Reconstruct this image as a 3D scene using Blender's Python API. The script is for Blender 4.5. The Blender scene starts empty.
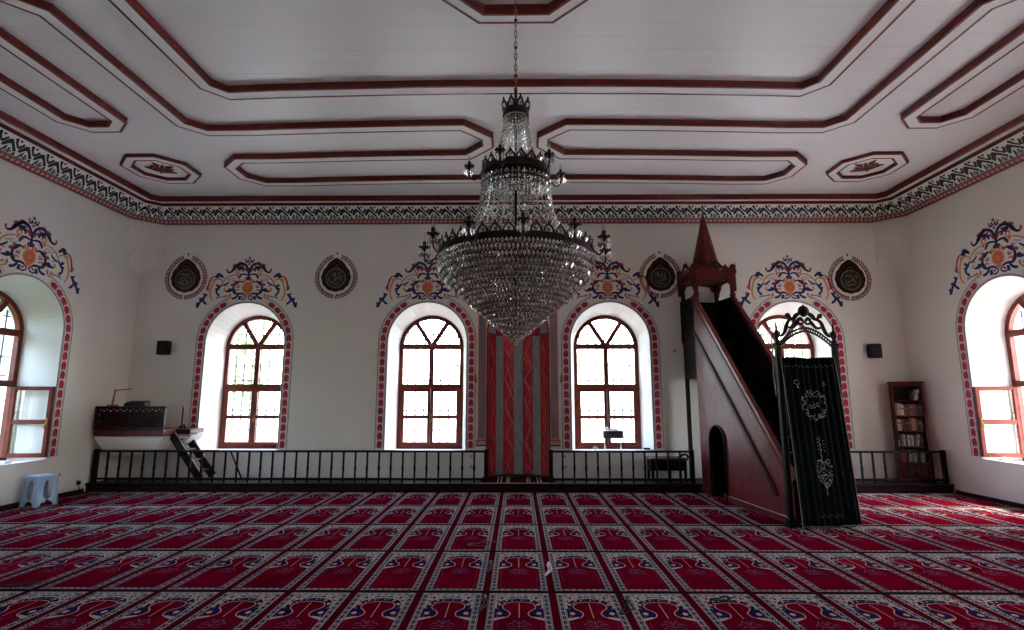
import bpy, math, random
from math import sin, cos, pi, radians, atan2, sqrt, hypot
from mathutils import Vector, Matrix
random.seed(7)
SC = bpy.context.scene
COL = SC.collection
H = 1.6

# ------------------------------------------------------------------ materials
MATS = {}
def mat(name, col, rough=0.7, metal=0.0, var=0.0, vscale=6.0, bump=0.0, bscale=40.0, coat=0.0, spec=0.5, stretch=None, sheen=0.0):
    if name in MATS: return MATS[name]
    m = bpy.data.materials.new(name); m.use_nodes = True
    nt = m.node_tree; b = nt.nodes['Principled BSDF']
    b.inputs['Base Color'].default_value = (*col, 1)
    b.inputs['Roughness'].default_value = rough
    b.inputs['Metallic'].default_value = metal
    b.inputs['Specular IOR Level'].default_value = spec
    b.inputs['Coat Weight'].default_value = coat
    if coat: b.inputs['Coat Roughness'].default_value = 0.25
    if sheen: b.inputs['Sheen Weight'].default_value = sheen
    if var or bump:
        tc = nt.nodes.new('ShaderNodeTexCoord'); mp = nt.nodes.new('ShaderNodeMapping')
        nt.links.new(tc.outputs['Object'], mp.inputs[0])
        if stretch: mp.inputs['Scale'].default_value = stretch
    if var:
        n = nt.nodes.new('ShaderNodeTexNoise'); n.inputs['Scale'].default_value = vscale; n.inputs['Detail'].default_value = 5
        nt.links.new(mp.outputs[0], n.inputs['Vector'])
        r = nt.nodes.new('ShaderNodeValToRGB')
        r.color_ramp.elements[0].position = 0.3; r.color_ramp.elements[1].position = 0.7
        r.color_ramp.elements[0].color = (*[max(0, c*(1-var)) for c in col], 1)
        r.color_ramp.elements[1].color = (*[min(1, c*(1+var)) for c in col], 1)
        nt.links.new(n.outputs['Fac'], r.inputs[0]); nt.links.new(r.outputs[0], b.inputs['Base Color'])
    if bump:
        n = nt.nodes.new('ShaderNodeTexNoise'); n.inputs['Scale'].default_value = bscale; n.inputs['Detail'].default_value = 4
        nt.links.new(mp.outputs[0], n.inputs['Vector'])
        bp = nt.nodes.new('ShaderNodeBump'); bp.inputs['Strength'].default_value = bump; bp.inputs['Distance'].default_value = 0.02
        nt.links.new(n.outputs['Fac'], bp.inputs['Height']); nt.links.new(bp.outputs[0], b.inputs['Normal'])
    MATS[name] = m
    return m

WALL = mat('painted_plaster', (0.80, 0.77, 0.715), 0.8, var=0.035, vscale=0.9, bump=0.12, bscale=7)
WHITE = mat('white_paint', (0.80, 0.79, 0.77), 0.55)
BROWN = mat('mahogany_trim', (0.12, 0.013, 0.009), 0.4, var=0.3, vscale=9, spec=0.3)
WOOD = mat('dark_red_wood', (0.088, 0.0075, 0.008), 0.42, var=0.6, vscale=4, stretch=(9, 9, 1.0), spec=0.2)
DARK = mat('black_stained_wood', (0.008, 0.005, 0.005), 0.5, var=0.3, vscale=8, spec=0.1)
DARK2 = mat('dark_brown_wood', (0.018, 0.005, 0.005), 0.5, var=0.4, vscale=6, stretch=(1, 6, 6), spec=0.12)
FRAME = mat('red_brown_window_frame', (0.13, 0.022, 0.012), 0.45, var=0.25, vscale=8, spec=0.2)
IRON = mat('dark_iron', (0.03, 0.03, 0.035), 0.45, 0.6)
BRONZE = mat('blackened_bronze', (0.022, 0.018, 0.014), 0.38, 0.7)
BRASS = mat('aged_brass', (0.32, 0.20, 0.06), 0.35, 0.9)
GOLD = mat('gold_paint', (0.20, 0.145, 0.055), 0.5, 0.3)
P_BLUE = mat('navy_paint', (0.018, 0.022, 0.12), 0.8)
P_RED = mat('red_paint', (0.50, 0.045, 0.04), 0.8)
P_CRIM = mat('crimson_paint', (0.42, 0.012, 0.04), 0.8, var=0.2, vscale=12)
P_OR = mat('orange_paint', (0.72, 0.22, 0.09), 0.8)
P_OCH = mat('ochre_paint', (0.62, 0.32, 0.12), 0.8)
P_GREY = mat('grey_green_line_paint', (0.10, 0.11, 0.11), 0.8)
P_LIL = mat('pale_lilac_paint', (0.42, 0.36, 0.42), 0.8)
P_BLACK = mat('black_paint', (0.008, 0.008, 0.010), 0.7)
P_BAND = mat('white_band_paint', (0.82, 0.82, 0.80), 0.75)
P_MAR = mat('maroon_paint', (0.22, 0.03, 0.035), 0.75)
P_PINK = mat('dusty_pink_paint', (0.58, 0.33, 0.30), 0.75)
C_FIELD = mat('carpet_red_field', (0.102, 0.001, 0.0085), 0.95, var=0.25, vscale=3.5, bump=0.3, bscale=300, spec=0.0)
C_GAP = mat('carpet_red_gap', (0.066, 0.001, 0.006), 0.95, var=0.2, vscale=5, spec=0.0)
C_PALE = mat('carpet_pale_border', (0.36, 0.345, 0.29), 0.95, var=0.15, vscale=30, spec=0.0)
C_NAVY = mat('carpet_navy', (0.009, 0.010, 0.038), 0.95, var=0.3, vscale=30, spec=0.0)
C_PINK = mat('carpet_pink', (0.52, 0.24, 0.20), 0.95, spec=0.0)
C_VIO = mat('carpet_violet', (0.12, 0.045, 0.085), 0.95, spec=0.0)
C_LINE = mat('carpet_black_line', (0.018, 0.006, 0.010), 0.95, spec=0.0)
PURP = mat('mauve_pilaster_paint', (0.24, 0.165, 0.23), 0.7, var=0.15, vscale=3)
GREYST = mat('grey_marbled_stripe', (0.36, 0.38, 0.38), 0.6, var=0.3, vscale=14, stretch=(3, 3, .5))
REDST = mat('red_marbled_stripe', (0.55, 0.010, 0.032), 0.55, var=0.35, vscale=7)
VEIN = mat('pink_vein_paint', (0.62, 0.20, 0.17), 0.7)
PLAST = mat('pale_blue_plastic', (0.33, 0.47, 0.62), 0.4)
BLACKP = mat('black_plastic', (0.006, 0.006, 0.006), 0.6, spec=0.2)
WPLAST = mat('white_plastic', (0.75, 0.74, 0.70), 0.4)
VELVET = mat('black_green_velvet', (0.0028, 0.005, 0.005), 0.9, var=0.4, vscale=4, spec=0.08)
THREAD = mat('silver_gold_thread', (0.50, 0.48, 0.38), 0.5, 0.1)
GTRIM = mat('gold_braid', (0.22, 0.17, 0.07), 0.6, 0.2)
LEAF1 = mat('bright_green_leaves', (0.26, 0.36, 0.17), 0.7, var=0.5, vscale=2)
LEAF2 = mat('mid_green_leaves', (0.18, 0.27, 0.12), 0.7, var=0.5, vscale=2)
BARK = mat('grey_bark', (0.16, 0.12, 0.09), 0.9)
CONC = mat('pale_outdoor_paving', (0.62, 0.60, 0.56), 0.9, var=0.1, vscale=2)
GWALL = mat('white_garden_wall', (0.78, 0.77, 0.74), 0.9)
REDMETAL = mat('red_metal_arm', (0.30, 0.02, 0.02), 0.4)

def ceiling_mat():
    m = bpy.data.materials.new('painted_ceiling_boards'); m.use_nodes = True
    nt = m.node_tree; b = nt.nodes['Principled BSDF']; N = nt.nodes.new; L = nt.links.new
    tc = N('ShaderNodeTexCoord'); sp = N('ShaderNodeSeparateXYZ'); L(tc.outputs['Object'], sp.inputs[0])
    # boards run along x, 0.21 m wide
    dv = N('ShaderNodeMath'); dv.operation = 'DIVIDE'; L(sp.outputs['Y'], dv.inputs[0]); dv.inputs[1].default_value = 0.21
    fr = N('ShaderNodeMath'); fr.operation = 'FRACT'; L(dv.outputs[0], fr.inputs[0])
    sb = N('ShaderNodeMath'); sb.operation = 'SUBTRACT'; L(fr.outputs[0], sb.inputs[0]); sb.inputs[1].default_value = 0.5
    ab = N('ShaderNodeMath'); ab.operation = 'ABSOLUTE'; L(sb.outputs[0], ab.inputs[0])
    gt = N('ShaderNodeMath'); gt.operation = 'GREATER_THAN'; L(ab.outputs[0], gt.inputs[0]); gt.inputs[1].default_value = 0.482
    mp = N('ShaderNodeMapping'); mp.inputs['Scale'].default_value = (0.5, 5, 1); L(tc.outputs['Object'], mp.inputs[0])
    nz = N('ShaderNodeTexNoise'); nz.inputs['Scale'].default_value = 1.6; nz.inputs['Detail'].default_value = 3; L(mp.outputs[0], nz.inputs['Vector'])
    r2 = N('ShaderNodeValToRGB'); r2.color_ramp.elements[0].position = .45; r2.color_ramp.elements[1].position = .6
    L(nz.outputs['Fac'], r2.inputs[0])
    mu = N('ShaderNodeMath'); mu.operation = 'MULTIPLY'; L(gt.outputs[0], mu.inputs[0]); L(r2.outputs[0], mu.inputs[1])
    mx = N('ShaderNodeMix'); mx.data_type = 'RGBA'; L(mu.outputs[0], mx.inputs[0])
    mx.inputs[6].default_value = (0.80, 0.79, 0.79, 1); mx.inputs[7].default_value = (0.60, 0.59, 0.60, 1)
    L(mx.outputs[2], b.inputs['Base Color']); b.inputs['Roughness'].default_value = 0.38
    bp = N('ShaderNodeBump'); bp.inputs['Strength'].default_value = .25; bp.inputs['Distance'].default_value = .004
    iv = N('ShaderNodeMath'); iv.operation = 'SUBTRACT'; iv.inputs[0].default_value = 1; L(gt.outputs[0], iv.inputs[1])
    L(iv.outputs[0], bp.inputs['Height']); L(bp.outputs[0], b.inputs['Normal'])
    return m
CEIL = ceiling_mat()

def glass_mat(name, refl=0.08, tint=(0.97, 0.98, 0.98), rough=0.0):
    m = bpy.data.materials.new(name); m.use_nodes = True
    nt = m.node_tree; nt.nodes.clear(); N = nt.nodes.new; L = nt.links.new
    o = N('ShaderNodeOutputMaterial'); t = N('ShaderNodeBsdfTransparent'); t.inputs[0].default_value = (*tint, 1)
    g = N('ShaderNodeBsdfGlossy'); g.inputs['Roughness'].default_value = rough
    mx = N('ShaderNodeMixShader'); mx.inputs[0].default_value = refl
    L(t.outputs[0], mx.inputs[1]); L(g.outputs[0], mx.inputs[2]); L(mx.outputs[0], o.inputs[0])
    return m
GLASS = glass_mat('window_glass')
def crystal_mat():
    m = bpy.data.materials.new('cut_crystal'); m.use_nodes = True
    nt = m.node_tree; nt.nodes.clear(); N = nt.nodes.new; L = nt.links.new
    o = N('ShaderNodeOutputMaterial'); t = N('ShaderNodeBsdfTransparent'); t.inputs[0].default_value = (.86, .86, .84, 1)
    g = N('ShaderNodeBsdfGlossy'); g.inputs['Roughness'].default_value = 0.07; g.inputs[0].default_value = (.95, .95, .93, 1)
    r = N('ShaderNodeBsdfRefraction'); r.inputs['IOR'].default_value = 1.45; r.inputs['Roughness'].default_value = .08
    fr = N('ShaderNodeFresnel'); fr.inputs[0].default_value = 1.9
    m1 = N('ShaderNodeMixShader'); m1.inputs[0].default_value = 0.28
    m2 = N('ShaderNodeMixShader')
    ad = N('ShaderNodeMath'); ad.operation = 'ADD'; ad.use_clamp = True; ad.inputs[1].default_value = .50; L(fr.outputs[0], ad.inputs[0])
    df = N('ShaderNodeBsdfDiffuse'); df.inputs[0].default_value = (.85, .85, .82, 1); m3 = N('ShaderNodeMixShader'); m3.inputs[0].default_value = .60
    L(t.outputs[0], m3.inputs[1]); L(df.outputs[0], m3.inputs[2])
    L(m3.outputs[0], m1.inputs[1]); L(r.outputs[0], m1.inputs[2])
    L(ad.outputs[0], m2.inputs[0]); L(m1.outputs[0], m2.inputs[1]); L(g.outputs[0], m2.inputs[2]); L(m2.outputs[0], o.inputs[0])
    return m
CRYS = crystal_mat()
BULB = glass_mat('clear_bulb_glass', 0.3, (.9, .9, .88), 0.05)

# ------------------------------------------------------------------ mesh builder
class MB:
    def __init__(s, T=None):
        s.v = []; s.f = []; s.m = []; s.mats = []; s.T = T or (lambda p: p); s.sm = []
    def mi(s, m):
        if m not in s.mats: s.mats.append(m)
        return s.mats.index(m)
    def poly(s, pts, m, smooth=False):
        i = len(s.v); s.v += [s.T(p) for p in pts]; s.f.append(tuple(range(i, i+len(pts)))); s.m.append(s.mi(m)); s.sm.append(smooth)
    def mesh(s, vs, fs, m, smooth=False):
        i = len(s.v); s.v += [s.T(p) for p in vs]; k = s.mi(m)
        for f in fs: s.f.append(tuple(i+a for a in f)); s.m.append(k); s.sm.append(smooth)
    def box(s, x0, x1, y0, y1, z0, z1, m, bev=0.0):
        if bev:
            b = min(bev, abs(x1-x0)/2.1, abs(y1-y0)/2.1, abs(z1-z0)/2.1)
            vs = []; idx = {}
            for ix, (xa, xs) in enumerate(((x0, 1), (x1, -1))):
                for iy, (ya, ys) in enumerate(((y0, 1), (y1, -1))):
                    for iz, (za, zs) in enumerate(((z0, 1), (z1, -1))):
                        for ax in range(3):
                            p = [xa + xs*b, ya + ys*b, za + zs*b]; p[ax] = (xa, ya, za)[ax]
                            idx[(ix, iy, iz, ax)] = len(vs); vs.append(tuple(p))
            fs = []
            for i in (0, 1):
                fs.append([idx[(i, a, c, 0)] for a, c in ((0,0),(1,0),(1,1),(0,1))][::(-1 if i == 0 else 1)])
                fs.append([idx[(a, i, c, 1)] for a, c in ((0,0),(1,0),(1,1),(0,1))][::(1 if i == 0 else -1)])
                fs.append([idx[(a, c, i, 2)] for a, c in ((0,0),(1,0),(1,1),(0,1))][::(-1 if i == 0 else 1)])
            for a in (0, 1):
                for c in (0, 1):
                    fs.append([idx[(0,a,c,1)], idx[(1,a,c,1)], idx[(1,a,c,2)], idx[(0,a,c,2)]])
                    fs.append([idx[(a,0,c,0)], idx[(a,1,c,0)], idx[(a,1,c,2)], idx[(a,0,c,2)]])
                    fs.append([idx[(a,c,0,0)], idx[(a,c,1,0)], idx[(a,c,1,1)], idx[(a,c,0,1)]])
            for a in (0,1):
                for c in (0,1):
                    for d in (0,1): fs.append([idx[(a,c,d,0)], idx[(a,c,d,1)], idx[(a,c,d,2)]])
            s.mesh(vs, fs, m); return
        vs = [(x0,y0,z0),(x1,y0,z0),(x1,y1,z0),(x0,y1,z0),(x0,y0,z1),(x1,y0,z1),(x1,y1,z1),(x0,y1,z1)]
        s.mesh(vs, [(0,3,2,1),(4,5,6,7),(0,1,5,4),(1,2,6,5),(2,3,7,6),(3,0,4,7)], m)
    def bar(s, a, b, w, h, m, up=(0,0,1)):
        a = Vector(a); b = Vector(b); d = (b-a).normalized(); u = Vector(up)
        if abs(d.dot(u)) > .98: u = Vector((0,1,0))
        r = d.cross(u).normalized(); u = r.cross(d).normalized(); r *= w/2; u *= h/2
        vs = [tuple(p) for p in (a-r-u, a+r-u, a+r+u, a-r+u, b-r-u, b+r-u, b+r+u, b-r+u)]
        s.mesh(vs, [(0,1,2,3),(7,6,5,4),(0,4,5,1),(1,5,6,2),(2,6,7,3),(3,7,4,0)], m)
    def tube(s, pts, r, m, n=8, closed=False, smooth=True):
        P = [Vector(p) for p in pts]; N = len(P); vs = []; fs = []
        pr = None
        for i, p in enumerate(P):
            if closed: d = P[(i+1) % N] - P[i-1]
            else: d = P[min(i+1, N-1)] - P[max(i-1, 0)]
            d.normalize()
            if pr is None:
                u = Vector((0,0,1)) if abs(d.z) < .9 else Vector((1,0,0)); q = d.cross(u).normalized()
            else:
                q = (pr - d*pr.dot(d))
                q = q.normalized() if q.length > 1e-6 else pr
            pr = q; w = d.cross(q); rr = r[i] if isinstance(r, (list, tuple)) else r
            for k in range(n):
                a = 2*pi*k/n; vs.append(tuple(p + q*rr*cos(a) + w*rr*sin(a)))
        M = N if closed else N-1
        for i in range(M):
            for k in range(n):
                a = i*n+k; b = i*n+(k+1) % n; c = ((i+1) % N)*n+(k+1) % n; e = ((i+1) % N)*n+k
                fs.append((a, b, c, e))
        if not closed: fs += [tuple(range(n))[::-1], tuple(range((N-1)*n, N*n))]
        s.mesh(vs, fs, m, smooth)
    def lathe(s, c, prof, m, n=16, smooth=True, ang=0):
        vs = []; fs = []
        for (r, z) in prof:
            for k in range(n):
                a = 2*pi*k/n+ang; vs.append((c[0]+r*cos(a), c[1]+r*sin(a), c[2]+z))
        for i in range(len(prof)-1):
            for k in range(n): fs.append((i*n+k, i*n+(k+1) % n, (i+1)*n+(k+1) % n, (i+1)*n+k))
        fs += [tuple(range(n))[::-1], tuple(range((len(prof)-1)*n, len(prof)*n))]
        s.mesh(vs, fs, m, smooth)
    def prism(s, pts, d, m, m2=None):
        """pts: 3D outline, d: extrusion vector"""
        n = len(pts); d = Vector(d); b = [tuple(Vector(p)+d) for p in pts]
        s.mesh(list(pts)+b, [tuple(range(n))[::-1], tuple(range(n, 2*n))], m)
        s.mesh(list(pts)+b, [(i, (i+1) % n, n+(i+1) % n, n+i) for i in range(n)], m2 or m)
    def bead(s, c, r, h, m, n=4, a0=0.0):
        x, y, z = c; vs = [(x, y, z+h), (x, y, z-h)]
        for k in range(n):
            a = 2*pi*k/n+a0; vs.append((x+r*cos(a), y+r*sin(a), z))
        s.mesh(vs, [(0, 2+k, 2+(k+1) % n) for k in range(n)]+[(1, 2+(k+1) % n, 2+k) for k in range(n)], m)
    def build(s, name, parent=None, base=None):
        me = bpy.data.meshes.new(name)
        vs = s.v
        o = bpy.data.objects.new(name, me); COL.objects.link(o)
        if base is not None:
            vs = [(p[0]-base[0], p[1]-base[1], p[2]-base[2]) for p in vs]; o.location = base
        me.from_pydata([tuple(p) for p in vs], [], s.f)
        for m in s.mats: me.materials.append(m)
        me.polygons.foreach_set('material_index', s.m); me.polygons.foreach_set('use_smooth', s.sm)
        me.update()
        if parent:
            o.parent = parent
            if base is None: o.location = -parent.location
            else: o.location = Vector(base)-parent.location
            if parent.parent and base is None:
                o.location = -(parent.location+parent.parent.location)
        return o
def tag(o, label=None, cat=None, group=None, kind=None):
    if label: o['label'] = label
    if cat: o['category'] = cat
    if group: o['group'] = group
    if kind: o['kind'] = kind
    return o
def thing(name, loc, label, cat, group=None, kind=None):
    o = bpy.data.objects.new(name, None); COL.objects.link(o); o.location = loc
    o.empty_display_size = .1
    return tag(o, label, cat, group, kind)
def smoothpath(pts, k=6, closed=False):
    out = []; n = len(pts)
    rng = range(n if closed else n-1)
    for i in rng:
        g = lambda j: pts[j % n] if closed else pts[max(0, min(n-1, j))]
        p0, p1, p2, p3 = g(i-1), g(i), g(i+1), g(i+2)
        for j in range(k):
            t = j/k
            out.append(tuple(.5*((2*b)+(c-a)*t+(2*a-5*b+4*c-d)*t*t+(-a+3*b-3*c+d)*t**3) for a, b, c, d in zip(p0, p1, p2, p3)))
    if not closed: out.append(tuple(pts[-1]))
    return out
def stroke(mb, pts, w, m, n=0.0, k=5, taper=True):
    """flat painted stroke in 2D coordinates (s,z) laid at depth n"""
    P = smoothpath(pts, k); N = len(P); L = []; R = []
    for i, p in enumerate(P):
        a = P[max(i-1, 0)]; b = P[min(i+1, N-1)]; dx, dz = b[0]-a[0], b[1]-a[1]; l = hypot(dx, dz) or 1
        t = i/(N-1); ww = w/2*((0.25+1.5*sqrt(max(0, t*(1-t)))) if taper else 1)
        L.append((p[0]-dz/l*ww, p[1]+dx/l*ww, n)); R.append((p[0]+dz/l*ww, p[1]-dx/l*ww, n))
    vs = L+R
    mb.mesh(vs, [(i, i+1, N+i+1, N+i) for i in range(N-1)], m)
def blob(mb, x, z, rx, rz, m, n=0.0, k=10, a=0.0, star=0.0):
    vs = []
    for i in range(k):
        t = 2*pi*i/k; f = 1-star*(i % 2); u, v = rx*f*cos(t), rz*f*sin(t)
        vs.append((x+u*cos(a)-v*sin(a), z+u*sin(a)+v*cos(a), n))
    mb.poly(vs, m)

# ------------------------------------------------------------------ room dimensions
XL, XR, YB, YF = -7.5, 7.45, 10.3, -2.3
ZC = 5.45
WT = 0.85          # wall thickness
OH, FH = 0.76, 0.65  # half widths of the opening at the wall face and at the frame
OZ0, OZS = 0.635, 2.68
FZ0, FZS = 0.60, 2.62
FD = 0.55          # depth of the frame
def Tback(p): return (p[0], YB+p[2], p[1])
def Tleft(p): return (XL-p[2], p[0], p[1])
def Tright(p): return (XR+p[2], p[0], p[1])
def Tfront(p): return (p[0], YF-p[2], p[1])

def arch(c, hw, z0, zs, k=20):
    """outline from bottom left, over the arch, to bottom right"""
    pts = [(c-hw, z0)]
    pts += [(c-hw*cos(pi*i/k), zs+hw*sin(pi*i/k)) for i in range(k+1)]
    pts += [(c+hw, z0)]
    return pts

def wall_layer(mb, s0, s1, z0, z1, wins, hw, oz0, ozs, n, m):
    """a flat wall sheet at depth n with arched holes"""
    cur = s0
    for it in sorted((w if isinstance(w, tuple) else (w, hw, oz0, ozs)) for w in wins):
        c, hw, oz0, ozs = it
        mb.poly([(cur, z0, n), (c-hw, z0, n), (c-hw, z1, n), (cur, z1, n)], m)
        mb.poly([(c-hw, z0, n), (c+hw, z0, n), (c+hw, oz0, n), (c-hw, oz0, n)], m)
        A = arch(c, hw, oz0, ozs)[1:-1]
        for a, b in zip(A, A[1:]):
            mb.poly([(a[0], a[1], n), (b[0], b[1], n), (b[0], z1, n), (a[0], z1, n)], m)
        cur = c+hw
    mb.poly([(cur, z0, n), (s1, z0, n), (s1, z1, n), (cur, z1, n)], m)

def reveal(mb, c):
    a = arch(c, OH, OZ0, OZS); b = arch(c, FH, FZ0, FZS); e = arch(c, FH-.02, FZ0+.02, FZS)
    for i in range(len(a)-1):
        mb.poly([(*a[i], 0), (*a[i+1], 0), (*b[i+1], FD), (*b[i], FD)], WALL, True)
        mb.poly([(*b[i], FD), (*b[i+1], FD), (*e[i+1], WT), (*e[i], WT)], WALL, True)
    mb.poly([(*a[-1], 0), (*a[0], 0), (*b[0], FD), (*b[-1], FD)], WHITE)
    mb.poly([(*b[-1], FD), (*b[0], FD), (*e[0], WT), (*e[-1], WT)], WHITE)

# ornament above each window, traced for one half: units of 1.94 mm, origin at the flower's axis
ORN = [
 ('B', 13, [(0,-75),(-4,-125),(4,-170),(18,-212),(45,-243),(88,-252),(128,-228),(158,-190),(186,-166),(212,-162),(222,-180)]),
 ('B', 17, [(128,-232),(150,-205),(172,-180)]), ('B', 14, [(60,-246),(95,-258),(120,-236)]),
 ('B', 10, [(6,-130),(40,-142),(76,-138),(98,-112),(104,-96)]), ('B', 10, [(10,-110),(24,-96),(8,-80)]),
 ('B', 13, [(58,-168),(62,-190),(82,-212),(108,-214),(120,-200)]), ('B', 16, [(84,-212),(98,-196),(100,-180)]),
 ('R', 12, [(14,-158),(26,-186),(46,-200),(58,-196)]), ('R', 12, [(118,-246),(150,-236),(166,-222)]),
 ('R', 10, [(78,-252),(98,-262),(112,-256)]), ('R', 10, [(218,-166),(226,-184),(218,-198)]),
 ('R', 9, [(52,-230),(66,-222),(84,-224)]),
 ('O', 8, [(84,-150),(112,-146),(128,-166),(118,-186),(98,-182),(92,-166),(104,-160)]),
 ('O', 10, [(106,-140),(122,-132),(112,-118)]), ('R', 7, [(70,-124),(92,-108),(98,-90)]),
 ('Y', 8, [(122,-138),(172,-128),(216,-108),(246,-78),(262,-44),(262,-22)]),
 ('Y', 10, [(262,-66),(290,-90),(322,-90),(350,-66),(368,-24),(380,36),(376,88),(358,120),(344,132)]),
 ('Y', 7, [(330,-96),(352,-88),(366,-70)]),
 ('R', 10, [(346,-120),(374,-104),(394,-64),(404,-18),(404,18),(394,30)]), ('R', 13, [(400,-20),(416,0),(410,24)]),
 ('B', 14, [(258,-104),(274,-122),(296,-132),(322,-124),(346,-112)]), ('B', 12, [(280,-128),(300,-144),(330,-138)]),
 ('B', 12, [(300,-124),(316,-112),(340,-116)]),
 ('B', 9, [(190,-68),(214,-46),(240,-30),(262,-24)]), ('B', 12, [(264,-42),(290,-4),(312,20),(316,44),(306,66)]),
 ('B', 14, [(296,-8),(312,-24),(318,-36)]), ('B', 14, [(306,60),(294,70),(286,64)]), ('B', 10, [(300,14),(320,10),(330,20)]),
 ('R', 15, [(126,-40),(152,-34),(180,-28)]), ('R', 8, [(110,-58),(128,-66),(150,-58)]),
 ('B', 12, [(62,-58),(88,-66),(118,-54),(142,-22),(148,20),(136,48),(110,62),(70,58),(36,68),(6,96)]),
 ('B', 16, [(92,-62),(118,-50),(132,-28)]), ('B', 16, [(146,4),(140,34),(122,54)]),
 ('B', 12, [(146,14),(176,32),(206,34),(230,36)]), ('B', 14, [(160,22),(180,16),(196,28)]),
 ('O', 8, [(226,34),(240,24),(238,8),(226,4)]), ('R', 9, [(84,2),(104,-10),(120,-4)]), ('O', 9, [(86,32),(104,20),(120,26),(116,40)]),
 ('P', 8, [(76,-14),(90,-24),(104,-16),(96,-4)]),
 ('B', 12, [(88,66),(112,96),(142,110),(158,104)]), ('B', 13, [(66,100),(78,112),(92,108)]), ('B', 11, [(60,84),(80,94),(76,106)]),
 ('B', 7, [(6,96),(22,112),(48,122),(66,112)]), ('R', 8, [(28,84),(44,92),(58,104)]), ('O', 7, [(14,66),(30,78),(34,92)]),
 ('Y', 7, [(186,68),(182,96),(196,116),(222,112)]), ('Y', 7, [(196,84),(216,92),(232,92)]), ('R', 6, [(178,60),(172,84),(180,102)]),
 ('P', 6, [(136,-104),(170,-96),(196,-84),(220,-92)]), ('P', 6, [(118,-88),(146,-76),(178,-78)]), ('G', 5, [(200,74),(240,90),(284,98),(316,116)]),
 ('P', 7, [(276,78),(296,90),(316,96)]), ('P', 6, [(204,-10),(222,-22),(236,-12)]),
 ('B', 15, [(408,62),(434,92),(452,118),(476,146),(494,178)]), ('B', 12, [(446,118),(436,146),(412,164),(404,162)]), ('B', 11, [(424,78),(438,66),(440,54)]),
 ('B', 14, [(450,112),(474,116),(484,104)]), ('B', 18, [(478,160),(496,176),(500,206)]), ('B', 12, [(476,176),(500,166),(512,150)]),
 ('O', 9, [(34,-52),(44,-72),(40,-88)]), ('O', 9, [(18,-54),(22,-78),(32,-84)]), ('R', 8, [(50,-46),(58,-60),(54,-76)]),
 ('B', 8, [(6,-268),(14,-286),(26,-292)]), ('R', 9, [(2,-300),(4,-316),(0,-326)]), ('B', 8, [(14,-262),(30,-272),(44,-264)]), ('R', 7, [(30,-278),(44,-292),(40,-304)]),
]
OC = {'B': P_BLUE, 'R': P_RED, 'O': P_OR, 'Y': P_OCH, 'P': P_LIL, 'G': P_GREY}
def ornament(mb, c, zt, flip=1):
    """zt: height of the flower's centre"""
    S = 0.00194
    for sgn in (1, -1):
        for k, w, pts in ORN:
            stroke(mb, [(c+sgn*flip*x*S, zt-z*S) for x, z in pts], w*S*1.95, OC[k], -0.0022)
    blob(mb, c, zt, 58*S, 62*S, P_OR, -0.003, 16)
    blob(mb, c, zt-2*S, 40*S, 44*S, P_RED, -0.0036, 16, star=.35)
    blob(mb, c, zt-2*S, 26*S, 28*S, P_OR, -0.0042, 12)
    mb.poly([(c-34*S, zt-45*S, -.0032), (c+34*S, zt-45*S, -.0032), (c, zt-88*S, -.0032)], P_OR)
    blob(mb, c, zt+250*S, 12*S, 14*S, P_RED, -0.003, 8)
def border(mb, c):
    """painted band round the arch: two hair lines each side, a chain of red buds between"""
    def line(h, w, m=P_GREY):
        a = arch(c, h-w/2, OZ0+.02, OZS, 40); b = arch(c, h+w/2, OZ0+.02, OZS, 40)
        for i in range(len(a)-1):
          if h < .85 or abs(a[i][0]+a[i+1][0]-2*c) > .66: mb.poly([(*a[i], -.0015), (*a[i+1], -.0015), (*b[i+1], -.0015), (*b[i], -.0015)], m)
    line(.945, .012); line(.925, .005); line(.795, .006); line(.777, .014)
    def bud(x, z, dx, dz, sc=1):
        # local frame: t along the path (dx,dz), q across
        q = (dz, -dx)
        def P(a, b, n=-.0022): return (x+q[0]*a*1.25+dx*b*1.12, z+q[1]*a*1.25+dz*b*1.12, n)
        mb.poly([P(-.034, -.062), P(.034, -.062), P(.040, .01), P(.026, .048), P(0, .064), P(-.026, .048), P(-.040, .01)], P_CRIM)
        mb.poly([P(-.052, .030), P(-.045, .036), P(-.028, .070), P(0, .088), P(.028, .070), P(.045, .036), P(.052, .030), P(.033, .078), P(0, .098), P(-.033, .078)], P_LIL)
        mb.poly([P(-.010, -.05, -.003), P(-.004, -.05, -.003), P(-.002, .03, -.003), P(-.012, .02, -.003)], P_RED)
    R = .860
    z = OZ0+.10
    while z < OZS:
        bud(c-R, z, 0, 1); bud(c+R, z, 0, 1); z += .155
    k = 1
    a = (z-OZS)/R
    while a < radians(66):
        for s in (1, -1): bud(c-s*R*cos(a), OZS+R*sin(a), s*sin(a), cos(a))
        a += .155/R

wins_back = [-5.30, -1.745, 1.79, 5.34]
wins_left = [7.93, 4.0, 0.10]
wins_right = [8.15, 4.0, 0.0]

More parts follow.
